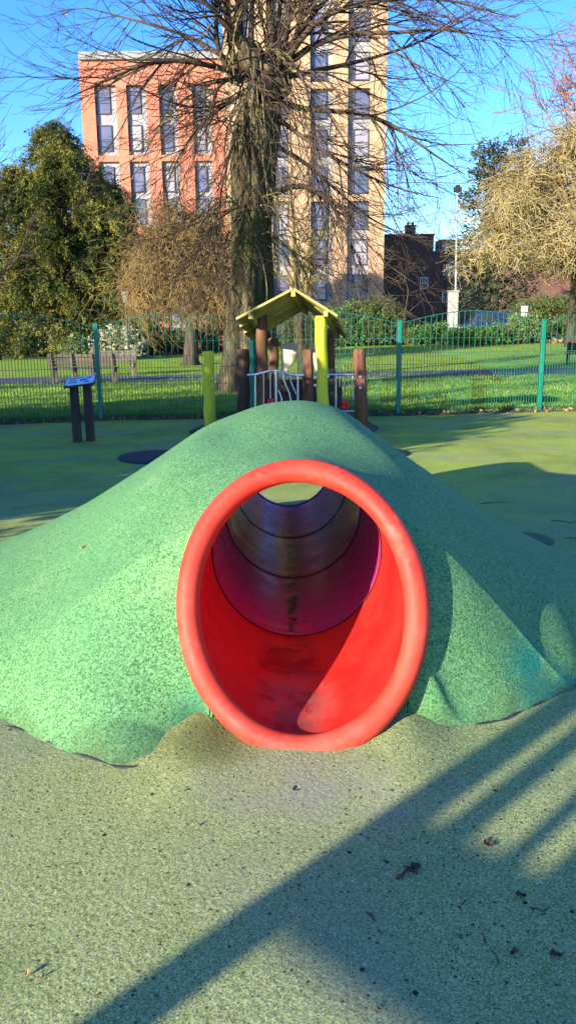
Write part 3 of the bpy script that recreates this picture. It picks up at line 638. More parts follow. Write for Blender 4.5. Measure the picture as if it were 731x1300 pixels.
# ------------------------------------------------------------------ lamps and posts
def lantern(u, v, Y, hgt):
    x = W(u, v, Y).x; t = thing('park_lamp', 'black Victorian style lantern lamp post in front of the yew tree', 'street lamp', (x, Y, 0))
    mb = MB(); mb.tube([(x, Y, 0), (x, Y, .5), (x, Y, .55), (x, Y, hgt-.5)], [.09, .08, .045, .035], 10); mb.tube([(x-.25, Y, hgt-.75), (x+.25, Y, hgt-.75)], .02, 6); mb.build('pole', 'black_metal', t)
    mb = MB(); mb.box((x, Y, hgt-.17), (.2, .2, .5), taper=1.9); mb.build('lantern', 'lamp_glass', t)
    mb = MB(); mb.box((x, Y, hgt+.16), (.42, .42, .16), taper=.25); mb.box((x, Y, hgt-.45), (.23, .23, .05)); mb.tube([(x, Y, hgt+.24), (x, Y, hgt+.36)], [.04, .01], 8)
    for sx in (-1, 1):
        for sy in (-1, 1): mb.beam((x+sx*.1, Y+sy*.1, hgt-.43), (x+sx*.2, Y+sy*.2, hgt+.09), .025, .025, (1, 0, 0))
    mb.build('lamp_cap', 'black_metal', t)
lantern(163, 440, 38, 3.3)
p = W(577, 420, 58); t = thing('lamp_column', 'tall thin grey lamp column rising in front of the dark brick building', 'street lamp', (p.x, 58, float(gz(p.x, 58))))
tp = W(580, 243, 58); mb = MB(); z0 = float(gz(p.x, 58)); mb.tube([(p.x, 58, z0), (p.x, 58, 2), (tp.x, 58, tp.z)], [.11, .09, .055], 8); mb.build('pole', 'galvanised', t)
mb = MB(); mb.box((tp.x, 57.9, tp.z+.1), (.5, .35, .3)); mb.box((tp.x, 57.9, tp.z+.32), (.3, .3, .14)); mb.build('lamp_head', 'black_metal', t)
p = W(575, 425, 56); z0 = float(gz(p.x, 56)); mb = MB(); zt = W(573, 371, 56).z
mb.box((p.x-.1, 56, (z0+zt)/2), (.62, .6, zt-z0)); mb.box((p.x-.1, 56, zt+.06), (.72, .7, .12)); tag(mb.build('stone_pillar', 'concrete', origin=(p.x, 56, z0), bevel=.03), 'pale stone gate pillar at the foot of the tall lamp column', 'pillar')
p = W(663, 425, 56); z0 = float(gz(p.x, 56)); t = thing('small_sign', 'small white sign on a thin post under the weeping tree', 'sign', (p.x, 56, z0)); q = W(663, 397, 56)
mb = MB(); mb.tube([(p.x, 56, z0), (p.x, 56, q.z)], .04, 6); mb.build('post', 'galvanised', t)
mb = MB(); mb.box((p.x, 55.94, q.z+.25), (.45, .04, .38)); mb.box((p.x, 55.94, q.z-.2), (.42, .04, .3)); mb.build('sign_plate', 'white_paint', t)

# ------------------------------------------------------------------ debris on the play surface
def twig(u, v, L, ang, r, label, curl=.8, branch=False, m_='debris_brown', on=None):
    p = Vector(on) if on else G(u, v); mb = MB(); pts = []; q = p.copy(); a = ang
    for k in range(9):
        pts.append(q - p + Vector((0, 0, r*.8 + .004*math.sin(k)+.002))); a += curl*math.sin(k*1.1+u)*.5; q = q + Vector((math.cos(a), math.sin(a), 0))*L/8
    mb.tube(pts, [r*(1-.06*k) for k in range(9)], 6)
    if branch:
        for k in (2, 4, 6):
            b_ = pts[k]; mb.tube([b_, b_+Vector((L*.15*math.cos(a+1.4*k), L*.15*math.sin(a+1.4*k), .006)), b_+Vector((L*.22*math.cos(a+1.7*k), L*.22*math.sin(a+1.7*k), .002))], [r*.9, r*1.5, r*.6], 6)
    o = mb.build('twig', m_, origin=None); o.location = p; return tag(o, label, 'twig')
def leaf(u, v, L, ang, label, m_='debris_brown', z=0.006):
    p = G(u, v); n = 9; V = []; F = []
    for k in range(n):
        t = k/(n-1); wd = L*.33*math.sin(PI*t)**.8+.001; zz = z*.3 + .005*math.sin(PI*t+u) + .004; c_ = Vector(((t-.5)*L, .1*L*math.sin(3*t), 0))
        V += [(c_.x, c_.y-wd, zz+.004+.003*math.sin(k*2.1)), (c_.x, c_.y, zz), (c_.x, c_.y+wd, zz+.005+.003*math.sin(k*1.7))]
    for k in range(n-1): F += [(3*k, 3*k+3, 3*k+4, 3*k+1), (3*k+1, 3*k+4, 3*k+5, 3*k+2)]
    me = bpy.data.meshes.new('dead_leaf'); me.from_pydata(V, [], F); me.update(); o = link_mesh('dead_leaf', me, m_); o.location = p; o.rotation_euler.z = ang; return tag(o, label, 'leaf')
twig(503, 1118, .1, .1, .0045, 'dark clump of broken twig lying in the shadow right of centre', 1.2, True)
leaf(528, 1104, .04, .9, 'crumpled dark leaf touching the clump of broken twig'); 
twig(466, 1160, .09, -1.5, .0028, 'thin curved black twig below the clump of broken twig', .6)
leaf(705, 1216, .036, .3, 'crumpled dark leaf near the lower right corner'); twig(633, 1225, .1, 1.9, .0018, 'long thin twig left of the leaf near the lower right corner', .4)
leaf(378, 1005, .04, .7, 'small dark leaf on the lit ground just below the tunnel mouth'); leaf(619, 1073, .035, -.9, 'brown leaf lying in the striped light at the right', 'debris_brown')
leaf(661, 1140, .035, .4, 'tiny dark leaf beside a short twig in the right shadow'); twig(675, 1157, .05, .2, .0022, 'short dark twig beside the tiny leaf in the right shadow')
leaf(591, 978, .014, .2, 'tiny orange leaf scrap below the right lobe of the mound', 'debris_tan'); leaf(37, 1240, .014, .5, 'orange brown leaf scrap in the lower left corner', 'debris_tan'); leaf(52, 1243, .013, 2.5, 'second orange leaf scrap lying right of the corner one', 'debris_tan')
twig(197, 1266, .03, -.8, .0022, 'short black twig at the edge of the long shadow'); leaf(253, 1050, .012, .3, 'tiny brown scrap of leaf on the lit ground left of centre', 'debris_tan'); twig(585, 1150, .06, .5, .0016, 'hair thin twig right of the curved black twig', .5)
leaf(652, 1212, .02, .2, 'pin sized dark leaf scrap left of the corner leaf'); leaf(480, 1283, .013, .2, 'small tan leaf scrap at the bottom edge', 'debris_tan'); leaf(491, 1098, .02, 1.2, 'dark crumb of leaf left of the broken twig clump')
twig(610, 640, .25, .1, .004, 'long thin twig on the shaded ground right of the mound', .3); twig(700, 662, .22, -.2, .004, 'dark twig on the shaded ground above the green disc', .4); twig(718, 684, .18, -.3, .004, 'dark twig on the shaded ground right of the green disc', .4)
# needle-like orange leaf on the mound
q = G(104, 696); 
for k in range(200):
    d = ray(103, 697); t_ = 3.2+.01*k; pp_ = Vector((0, 0, CAMH)) + d*t_
    if pp_.z < MZ[2][np.abs(MZ[1]-pp_.y).argmin(), np.abs(MZ[0]-pp_.x).argmin()]+.012: break
twig(0, 0, .13, .75, .006, 'orange brown needle leaf stuck on the left slope of the mound', .1, m_='debris_tan', on=pp_)
mb = MB(); n = len(px)
for k in range(n-1): mb.add([V_ for V_ in (Vector((px[k][0]-.9, px[k][1], float(gz(px[k][0]-.9, px[k][1]))+.016)), Vector((px[k][0]+.9, px[k][1], float(gz(px[k][0]+.9, px[k][1]))+.016)), Vector((px[k+1][0]+.9, px[k+1][1], float(gz(px[k+1][0]+.9, px[k+1][1]))+.016)), Vector((px[k+1][0]-.9, px[k+1][1], float(gz(px[k+1][0]-.9, px[k+1][1]))+.016)))], [(0, 1, 2, 3)])
tag(mb.build('side_path', 'asphalt'), kind='structure')

# ------------------------------------------------------------------ buildings
def xz(u, v, Y): p = W(u, v, Y); return p.x, p.z
def window(par, x0, x1, z0, z1, y, fr='window_frame', glass='window_glass', bars=((), (.5,)), fw_=.09, depth=.12):
    """frame standing y-depth..y, glass set back; bars = (vertical fractions, horizontal fractions)"""
    mb = MB(); yc = y-depth/2
    mb.box((x0+fw_/2, yc, (z0+z1)/2), (fw_, depth, z1-z0)); mb.box((x1-fw_/2, yc, (z0+z1)/2), (fw_, depth, z1-z0))
    mb.box(((x0+x1)/2, yc, z0+fw_/2), (x1-x0-2*fw_, depth, fw_)); mb.box(((x0+x1)/2, yc, z1-fw_/2), (x1-x0-2*fw_, depth, fw_))
    for f in bars[0]: mb.box((x0+(x1-x0)*f, yc, (z0+z1)/2), (fw_*.7, depth*.8, z1-z0-2*fw_))
    for f in bars[1]: mb.box(((x0+x1)/2, yc+.004, z0+(z1-z0)*f), (x1-x0-2*fw_, depth*.7, fw_*.9))
    o = mb.build('window', fr, par); g_ = MB(); g_.box(((x0+x1)/2, y-.02, (z0+z1)/2), (x1-x0-.06, .03, z1-z0-.06)); g_.build('pane', 'window_blind' if glass == 'window_glass' and random.random() < .22 else glass, o); return o

mat('window_blind', (.3, .27, .28), .4, (.22, .2, .26), .5, spec=.6)
# tall pale brick tower
YT = 73.0; tx0, tx1 = xz(289, 300, YT)[0], xz(489, 200, YT)[0]
tower = thing('apartment_tower', 'tall pale brick apartment tower rising out of the picture behind the bare tree', 'apartment block', ((tx0+tx1)/2, YT, 0))
TOP = 41.0; strips = [(310, 326), (345, 366), (394, 423), (441, 469)]; strips = [(xz(a, 200, YT)[0], xz(b_, 200, YT)[0]) for a, b_ in strips]
mb = MB(); edges = [tx0] + [e for s_ in strips for e in s_] + [tx1]
for k in range(0, len(edges), 2): mb.box(((edges[k]+edges[k+1])/2, YT+.3, TOP/2), (edges[k+1]-edges[k], .6, TOP))
mb.box(((tx0+tx1)/2, YT+7.8, TOP/2), (tx1-tx0, 14.3, TOP-.01)); 
for (a, b_) in strips:
    for k in range(0, 13, 3): mb.box(((a+b_)/2, YT+.33, 3.72+k*3), (b_-a, .5, .5))
mb.build('wall', 'pale_brick', tower)
mb = MB(); mb.box(((tx0+tx1)/2, YT+7.5, TOP+.3), (tx1-tx0+.3, 15.3, .6)); mb.build('parapet', 'parapet_grey', tower)
mb = MB()
for (a, b_) in strips: mb.box(((a+b_)/2, YT+.57, TOP/2), (b_-a-.01, .14, TOP-.1))
mb.build('grey_panelling', 'grey_panel', tower)
for q, (a, b_) in enumerate(strips):
    for k in range(0, 12):
        z0 = 4.15 + k*3.0; ww = min(1.35, (b_-a)*.72)
        if q % 2 == 0: window(tower, a+.05, a+.05+ww, z0, z0+2.2, YT+.48)
        else: window(tower, b_-.05-ww, b_-.05, z0, z0+2.2, YT+.48)
# orange brick block to its left
YB = 74.0; bx0 = xz(103, 130, YB)[0]; bx1 = tx0-.02; zt = xz(180, 76, YB)[1]
blk = thing('orange_block', 'orange brick apartment block with tall grey framed windows, left of the pale tower', 'apartment block', ((bx0+bx1)/2, YB, 0))
cols = [(122, 149), (162, 187), (203, 226), (245, 268)]; cols = [(xz(a, 150, YB)[0], xz(b_, 150, YB)[0]) for a, b_ in cols]
edges = [bx0] + [e for s_ in cols for e in s_] + [bx1]; mb = MB(); ztopw = xz(150, 108, YB)[1]
for k in range(0, len(edges), 2): mb.box(((edges[k]+edges[k+1])/2, YB+.25, ztopw/2), (edges[k+1]-edges[k], .5, ztopw))
mb.box(((bx0+bx1)/2, YB+.25, (ztopw+zt)/2), (bx1-bx0, .5, zt-ztopw)); mb.box(((bx0+bx1)/2, YB+7.5, zt/2), (bx1-bx0, 14, zt-.01))
fl = 3.02
for (a, b_) in cols:
    for k in range(1, 4): mb.box(((a+b_)/2, YB+.26, ztopw-k*2*fl+.2), (b_-a, .46, .5))
mb.build('wall', 'orange_brick', blk)
mb = MB(); mb.box(((bx0+bx1)/2+.1, YB+7.2, zt+.3), (bx1-bx0, 15, .6)); mb.build('parapet', 'parapet_grey', blk)
mb = MB()
for (a, b_) in cols: mb.box(((a+b_)/2, YB+.43, ztopw/2), (b_-a-.01, .12, ztopw-.05))
mb.build('grey_panelling', 'grey_panel', blk)
for (a, b_) in cols:
    for k in range(7):
        z1 = ztopw-.06-k*fl - (.35 if k % 2 == 0 and k else 0); z0 = z1-2.15; window(blk, a+.04, a+.04+(b_-a)*.66, z0, z1, YB+.37, bars=((), (.42,)))
# dark brick house, shaded by the tower
YD = 86.0; dh = thing('dark_brick_house', 'low dark brick building with white framed windows and chimney, in the shadow of the tower', 'house', (xz(560, 400, YD)[0], YD, 0))
x0 = xz(470, 400, YD)[0]; x1 = xz(549, 350, YD)[0]; x2 = xz(790, 350, YD)[0]; z1 = xz(520, 299, YD)[1]; z2 = xz(590, 320, YD)[1]
mb = MB(); mb.box(((x0+x1)/2, YD+4, z1/2), (x1-x0, 8, z1)); mb.box(((x1+x2)/2, YD+4.6, z2/2), (x2-x1-.01, 8, z2)); mb.build('wall', 'dark_brick', dh)
mb = MB(); mb.box(((x0+x1)/2, YD+4, z1+.08), (x1-x0+.2, 8.2, .16)); mb.box(((x1+x2)/2+.12, YD+4.6, z2+.1), (x2-x1, 8.2, .2)); mb.build('roof', 'roof_slate', dh)
c_ = xz(524, 290, YD); mb = MB(); mb.box((c_[0], YD+2, z1+.6), (1.0, 1.0, 1.0)); mb.box((c_[0], YD+2, z1+1.15), (1.15, 1.15, .14))
for s_ in (-.25, .25): mb.tube([(c_[0]+s_, YD+2, z1+1.2), (c_[0]+s_, YD+2, z1+1.55)], .13, 8)
mb.build('chimney', 'dark_brick', dh)
c_ = xz(572, 310, YD); mb = MB(); mb.box((c_[0]+.3, YD+3.5, z2+.85), (2.2, 2.4, 1.3)); mb.build('dormer', 'roof_slate', dh)
mb = MB(); mb.box((c_[0]+.3, YD+2.27, z2+.9), (1.6, .06, .8)); mb.build('dormer_window', 'grey_panel', dh)
for (u0, u1, v0, v1, yy) in ((532, 543, 352, 367, YD), (562, 573, 336, 350, YD+.6), (577, 586, 336, 350, YD+.6), (560, 571, 370, 384, YD+.6), (586, 596, 370, 383, YD+.6), (612, 620, 372, 383, YD+.6), (626, 634, 372, 383, YD+.6)):
    a = xz(u0, v1, yy); b_ = xz(u1, v0, yy); window(dh, a[0], b_[0], a[1], b_[1], yy-.002, 'white_paint', 'glass_dark', ((.33, .66), (.5,)), .09)
for (u0, u1, v0, v1) in ((573.5, 577, 336, 350), (586.5, 590, 336, 350)):
    a = xz(u0, v1, YD+.6); b_ = xz(u1, v0, YD+.6); mb = MB(); mb.box(((a[0]+b_[0])/2, YD+.56, (a[1]+b_[1])/2), (b_[0]-a[0]-.02, .08, b_[1]-a[1])); mb.build('shutter', 'white_paint', dh)
for u in (515, 567): a = xz(u, 340, YD); mb = MB(); mb.tube([(a[0], YD-.12 if u < 549 else YD+.48, .2), (a[0], YD-.12 if u < 549 else YD+.48, (z1 if u < 549 else z2)-.1)], .06, 6); mb.build('drainpipe', 'black_metal', dh)
# brick terrace glimpsed under the trees on the left
def terrace(u0, u1, Y, ht, label, wall='red_brick', n=3):
    xa, xb = xz(u0, 410, Y)[0], xz(u1, 410, Y)[0]; t = thing('terrace_house', label, 'house', ((xa+xb)/2, Y, 0)); mb = MB(); mb.box(((xa+xb)/2, Y+4, ht/2), (xb-xa, 8, ht)); mb.build('wall', wall, t)
    mb = MB(); mb.prism([(xa-.2, Y-.3, ht+.003), (xa-.2, Y+8.3, ht+.003), (xa-.2, Y+4, ht+2.2)], (xb-xa+.4, 0, 0)); mb.build('roof', 'roof_slate', t)
    for k in range(n):
        xc = xa + (xb-xa)*(k+.5)/n
        for z in (1.0, 3.7): 
            if z+1.4 < ht: window(t, xc-.6, xc+.6, z, z+1.4, Y-.002, 'white_paint', 'glass_dark', ((.5,), ()), .1)
    return t
terrace(-120, 75, 79, 5.6, 'red brick terraced house at the far left, seen through the fence under the yew', n=6)
terrace(196, 296, 80, 4.6, 'red brick house low behind the ochre shrub and the lime trunk', n=4)
# low red wall
p0, p1 = xz(75, 420, 61)[0], xz(250, 420, 61)[0]; mb = MB(); mb.box(((p0+p1)/2, 61, .75), (p1-p0, .3, 1.5)); mb.box(((p0+p1)/2, 61, 1.54), (p1-p0+.06, .38, .09)); tag(mb.build('garden_wall', 'red_brick', origin=((p0+p1)/2, 61, 0)), 'low red brick garden wall behind the lantern lamp post', 'wall')

# ------------------------------------------------------------------ cars
def car(c, rz, label, paint, van=False):
    t = thing('parked_car' if not van else 'parked_van', label, 'car' if not van else 'van', c); ro = Matrix.Rotation(rz, 3, 'Z'); C_ = Vector(c)
    def pp(x, y, z): return C_ + ro @ Vector((x, y, z))
    if van: prof = [(-2.4, .35), (-2.42, 1.9), (-2.3, 2.02), (.9, 2.02), (1.25, 1.9), (1.75, 1.25), (2.35, 1.05), (2.45, .7), (2.42, .35)]
    else: prof = [(-2.1, .3), (-2.15, .75), (-2.0, .95), (-1.75, 1.0), (-1.3, 1.42), (.1, 1.46), (.75, 1.05), (1.7, .92), (2.05, .75), (2.08, .3)]
    mb = MB(); mb.prism([pp(x, -.86, z) for x, z in prof], ro @ Vector((0, 1.72, 0))); mb.build('body', paint, t, bevel=.05)
    gl = [(-.1, 1.2), (-.1, 1.8), (.85, 1.8), (1.4, 1.25)] if van else [(-1.45, 1.02), (-1.1, 1.36), (.05, 1.39), (.55, 1.04)]
    for s_ in (-1, 1): mb = MB(); mb.prism([pp(x, s_*.865-.008, z) for x, z in gl], ro @ Vector((0, .016, 0))); mb.build('side_window', 'glass_dark', t)
    a, b_ = ((1.27, 1.88), (1.74, 1.28)) if van else ((.13, 1.45), (.73, 1.08))
    mb = MB(); mb.prism([pp(a[0]+.02, -.72, a[1]), pp(a[0]+.02, .72, a[1]), pp(b_[0]+.02, .72, b_[1]), pp(b_[0]+.02, -.72, b_[1])], ro @ Vector((.02, 0, .02))); mb.build('windscreen', 'glass_dark', t)
    for x in (-1.35, 1.4):
        for s_ in (-1, 1): mb = MB(); mb.tube([pp(x, s_*.7, .33), pp(x, s_*.88, .33)], .33, 18); w_ = mb.build('wheel', 'tyre', t); mb = MB(); mb.tube([pp(x, s_*.85, .33), pp(x, s_*.895, .33)], .2, 12); mb.build('rim', 'galvanised', w_)
    xf = 2.44 if van else 2.07
    for s_ in (-1, 1): mb = MB(); mb.box(pp(xf-.03, s_*.62, .78), (.08, .34, .16), ro); mb.build('headlight', 'headlamp', t)
    return t
for (u, Y, rz, lb, pt_, vn) in ((622, 66, PI, 'dark blue van parked beside the tall lamp column in front of the dark brick building', 'car_blue', True), (22, 63, 0, 'silver car parked at the far left under the yew tree', 'car_silver', False), (700, 66.5, 0, 'blue car parked under the weeping tree at the right', 'car_blue', False)):
    x = W(u, 420, Y).x; car((x, Y, float(gz(x, Y))+.03), rz, lb, pt_, vn)

# ------------------------------------------------------------------ the lime tree
YL = 20.4
lime = thing('lime_tree', 'big bare pollarded lime tree with fluted trunk and drooping twigs behind the fence', 'tree', (-1.1, YL, 0))
def WL(u, v, dy=0): return W(u, v, YL+dy)
tp = [WL(305, 505), WL(306, 470), WL(309, 400), WL(313, 330), WL(316, 250), WL(321, 180), WL(327, 120), WL(333, 85)]
parts_ = [trunk_mesh(tp, [.5, .44, .41, .39, .38, .38, .42, .5, .56, .4, .15], 72, .13, 5, .16)]
parts_.append(trunk_mesh([WL(338, 440, .5), WL(337, 380, .45), WL(334, 320, .35), WL(334, 270, .3), WL(338, 210, .25), WL(341, 140, .2), WL(345, 100, .2)], [.26, .23, .22, .22, .24, .26, .34, .25], 44, .12, 3, .05, 2.2))
# knobbly pollard head
for k in range(14):
    a = k*2.4; c_ = WL(333+22*math.cos(a), 85+26*math.sin(a*1.7), .5*math.sin(a)); V = []; 
    bmk = bmesh.new(); bmesh.ops.create_icosphere(bmk, subdivisions=2, radius=random.uniform(.15, .3))
    vv = np.array([tuple(v.co*(1+.35*mnoise.noise(v.co*4+Vector((k, 0, 0)))) + c_) for v in bmk.verts]); ff = np.array([[v.index for v in f.verts] + [f.verts[2].index] for f in bmk.faces]); bmk.free()
    parts_.append((vv, ff))
V, F = merge([p for p in parts_ if True]); 
def tri_safe(V, F, *a, **k):
    """quads plus degenerate quads -> from_pydata"""
    name, material, parent = a; me = bpy.data.meshes.new(name); o0 = np.array(org(parent))
    me.from_pydata((V-o0).tolist(), [], [list(dict.fromkeys(f)) for f in F.tolist()]); me.polygons.foreach_set('use_smooth', [True]*len(me.polygons)); me.update(); return link_mesh(name, me, material, parent)
tri_safe(V, F, 'trunk', 'lime_bark', lime)
limbs = []   # hand placed main limbs: points, start radius
def limb(pts, r): limbs.append((resample([WL(*p) for p in pts], 13), r))
limb([(318, 95, 0), (285, 88, -.3), (235, 75, -.9), (185, 78, -1.3), (130, 105, -1.6), (85, 125, -1.9)], .075)
limb([(318, 100, 0), (290, 75, .3), (240, 45, .8), (170, 25, 1.4), (110, 10, 1.8)], .07)
limb([(322, 112, 0), (290, 130, -.8), (255, 155, -1.5), (225, 200, -2), (205, 250, -2.2)], .06)
limb([(320, 80, 0), (295, 40, -.5), (250, -10, -1), (180, -60, -1.6)], .08)
limb([(325, 120, 0), (300, 165, -.9), (283, 230, -1.4), (272, 300, -1.6)], .05)
limb([(355, 90, 0), (395, 55, -.4), (440, 42, -.8), (510, 42, -1.2), (570, 35, -1.5), (612, 45, -1.7)], .085)
limb([(355, 100, 0), (400, 90, .5), (450, 80, 1), (520, 60, 1.5), (600, 20, 2)], .07)
limb([(355, 130, 0), (395, 142, -.5), (440, 140, -1), (490, 150, -1.3), (540, 190, -1.6), (590, 222, -1.8)], .075)
limb([(350, 245, 0), (375, 233, -.5), (405, 240, -.9), (425, 262, -1.2), (440, 300, -1.5), (455, 345, -1.6)], .08)
limb([(352, 150, 0), (385, 175, -.9), (430, 205, -1.4), (500, 240, -1.8), (560, 252, -2)], .06)
limb([(350, 185, 0), (380, 200, .7), (420, 235, 1.3), (470, 280, 1.7), (520, 300, 1.9)], .06)
limb([(352, 85, 0), (380, 40, .4), (420, -10, .8), (500, -60, 1.2)], .085)
limb([(352, 95, 0), (400, 20, -1), (470, 0, -1.8), (560, -5, -2.4), (640, 20, -2.8)], .08)
limb([(330, 90, 0), (330, 60, -1.2), (330, 70, -2.4), (322, 110, -3.3), (318, 160, -3.7)], .07)
limb([(340, 100, 0), (365, 75, -1.2), (385, 95, -2.3), (398, 150, -3), (404, 215, -3.3)], .06)
limb([(325, 100, 0), (300, 95, -1.1), (275, 110, -2.1), (262, 160, -2.7)], .06)
limb([(338, 255, 0), (300, 262, -.6), (268, 285, -1), (245, 330, -1.2)], .045)
limb([(346, 300, 0), (368, 315, -.4), (388, 345, -.8), (400, 390, -1)], .05)
for (u, t_, r) in ((275, (273, -40), .085), (292, (285, -60), .1), (305, (303, -80), .11), (318, (322, -60), .1), (345, (343, -90), .14), (362, (372, -70), .12), (375, (392, -50), .09), (352, (360, -90), .1)):
    limb([(320+(u-320)*.5, 105, .1), (u, 60, .15*math.sin(u)), (u*.5+t_[0]*.5, 0, .4*math.sin(u)), (*t_, .6*math.sin(u*2))], r)
LP = np.stack([l[0] for l in limbs]); LRr = np.stack([np.linspace(l[1], l[1]*.14, 13) for l in limbs])
rg = np.random.default_rng(3)
main = tubes(LP, LRr, 8)
P, D, R, ix = spawn(LP, LRr, 14, .15, 1, (.3, .85), .5, rg); L = rg.uniform(1.0, 3.0, len(P))
p2, r2_ = grow(P, D, L, np.clip(R, .009, .026), 9, .07, .09, .16, .3, rg)
# epicormic shoots off trunk and head, arching over and hanging
n = 80; th = rg.uniform(0, 2*PI, n); hh = rg.uniform(0, 1, n)**.7; tz = 2.6 + hh*6.6
base = np.stack([np.interp(tz, [2.5, 9.3], [-.98, -.68]) + .34*np.cos(th), YL + .34*np.sin(th), tz], 1)
pe, re = grow(base, np.stack([np.cos(th), np.sin(th), rg.uniform(-.2, 1.2, n)], 1), rg.uniform(.8, 2.8, n), rg.uniform(.010, .022, n), 10, .1, .22, 0, .35, rg)
a2 = np.concatenate([p2, pe[:, :10]]); b2_ = np.concatenate([r2_, re[:, :10]])
P, D, R, ix = spawn(a2, b2_, 6, .15, 1, (.3, .75), .65, rg); p3, r3 = grow(P, D, rg.uniform(.5, 1.6, len(P)), np.clip(R, .007, .014), 6, .08, .08, .16, .5, rg)
P, D, R, ix = spawn(p3, r3, 2, .2, 1, (.3, .8), .8, rg); p4, r4 = grow(P, D, rg.uniform(.25, .7, len(P)), np.clip(R, .0055, .009), 4, .15, .0, .1, .7, rg)
ca = merge([main, tubes(p2, r2_, 5), tubes(p3, r3, 3), tubes(p4, r4, 3)]); cr_ = mesh_np('crown', ca[0], ca[1], 'twig_dark', lime, smooth=True)
Vh, Fh = tubes(pe, re, 4)
rg2 = np.random.default_rng(9); n = 45; th = rg2.uniform(0, 2*PI, n); tz = rg2.uniform(3.5, 9.2, n)
base = np.stack([np.interp(tz, [2.5, 9.3], [-.98, -.68]) + .5*np.cos(th), YL + .5*np.sin(th), tz], 1)
ph, rh = grow(base, np.stack([np.cos(th)*.6, np.sin(th)*.6, rg2.uniform(-.6, .4, n)], 1), rg2.uniform(1.2, 3.6, n), rg2.uniform(.014, .03, n), 12, .07, .3, .05, .5, rg2)
Vm, Fm = merge([(Vh, Fh), tubes(ph, rh, 4)]); mesh_np('hanging_shoots', Vm, Fm, 'twig_mossy', lime, smooth=True)

# ------------------------------------------------------------------ generic bare tree
def bare_tree(name, label, x, y, ht, spread, seed, twig='twig_dark', barkm='dark_bark', r0=.2, fork=.25, n1=12, k2=10, k3=7, droop=.1, tip=.08, rmin=.01, group=None, z0=0, limb_ang=(.5, 1.1)):
    rg = np.random.default_rng(seed); t = thing(name, label, 'tree', (x, y, z0), group)
    tp = [(x, y, z0-.1), (x+rg.normal(0, .1), y, z0+ht*.3), (x+rg.normal(0, .2), y, z0+ht*.6), (x+rg.normal(0, .3), y, z0+ht*.97)]
    V, F = trunk_mesh(tp, [r0*1.25, r0, r0*.85, r0*.6, r0*.3, r0*.1], 14, .08, 4, r0*.5, seed); mesh_np('trunk', V, F, barkm, t, smooth=True)
    tr = resample(tp, 13)[None]; rr = np.linspace(r0*1.1, r0*.15, 13)[None]
    P, D, R, _ = spawn(tr, rr, n1, fork, .98, limb_ang, .55, rg, .25); p1, r1 = grow(P, D, spread*rg.uniform(.6, 1.1, len(P))*np.interp((P[:, 2]-z0)/ht, [fork, .6, 1], [1, .9, .45]), R, 9, .12, droop, tip, .25, rg)
    P, D, R, _ = spawn(p1, r1, k2, .2, 1, (.4, 1), .6, rg); p2, r2 = grow(P, D, spread*.45*rg.uniform(.5, 1.1, len(P)), np.maximum(R, rmin*1.3), 7, .15, droop, tip, .35, rg)
    P, D, R, _ = spawn(p2, r2, k3, .15, 1, (.35, 1), .7, rg); p3, r3 = grow(P, D, spread*.2*rg.uniform(.5, 1.2, len(P)), np.maximum(R*.8, rmin), 5, .18, droop, tip, .6, rg)
    V, F = merge([tubes(p1, r1, 6), tubes(p2, r2, 4, rmin), tubes(p3, r3, 3, rmin*.8)]); mesh_np('crown', V, F, twig, t, smooth=True); return t
q = W(2, 420, 44); bare_tree('bare_tree', 'slender leafless tree with fine dark twigs against the sky at the left edge', q.x-1.2, 46, 14, 5.5, 5, r0=.22, k2=8, k3=6, rmin=.012, droop=0, tip=.12)
q = W(398, 420, 27); bare_tree('mossy_tree', 'smaller mossy leafless tree close behind the lime, right of its trunk', q.x-.3, 27, 6.2, 2.3, 8, 'twig_mossy', 'lime_bark', r0=.16, k2=8, k3=6, rmin=.009, fork=.3, droop=.05)
q = W(700, 420, 47); bare_tree('pink_twig_tree', 'tall leafless tree with fine pinkish brown twigs at the upper right', q.x+1.6, 48, 22, 7.0, 12, 'twig_pink', 'dark_bark', r0=.35, n1=22, k2=11, k3=8, rmin=.016, fork=.32, droop=0, tip=.1)
q = W(532, 420, 62); bare_tree('thin_street_tree', 'thin dark leafless tree in front of the dark brick building', q.x-1.2, 62, 6.6, 2.4, 21, 'twig_dark', 'dark_bark', r0=.08, n1=9, k2=5, k3=3, rmin=.011, droop=.12, z0=.4)

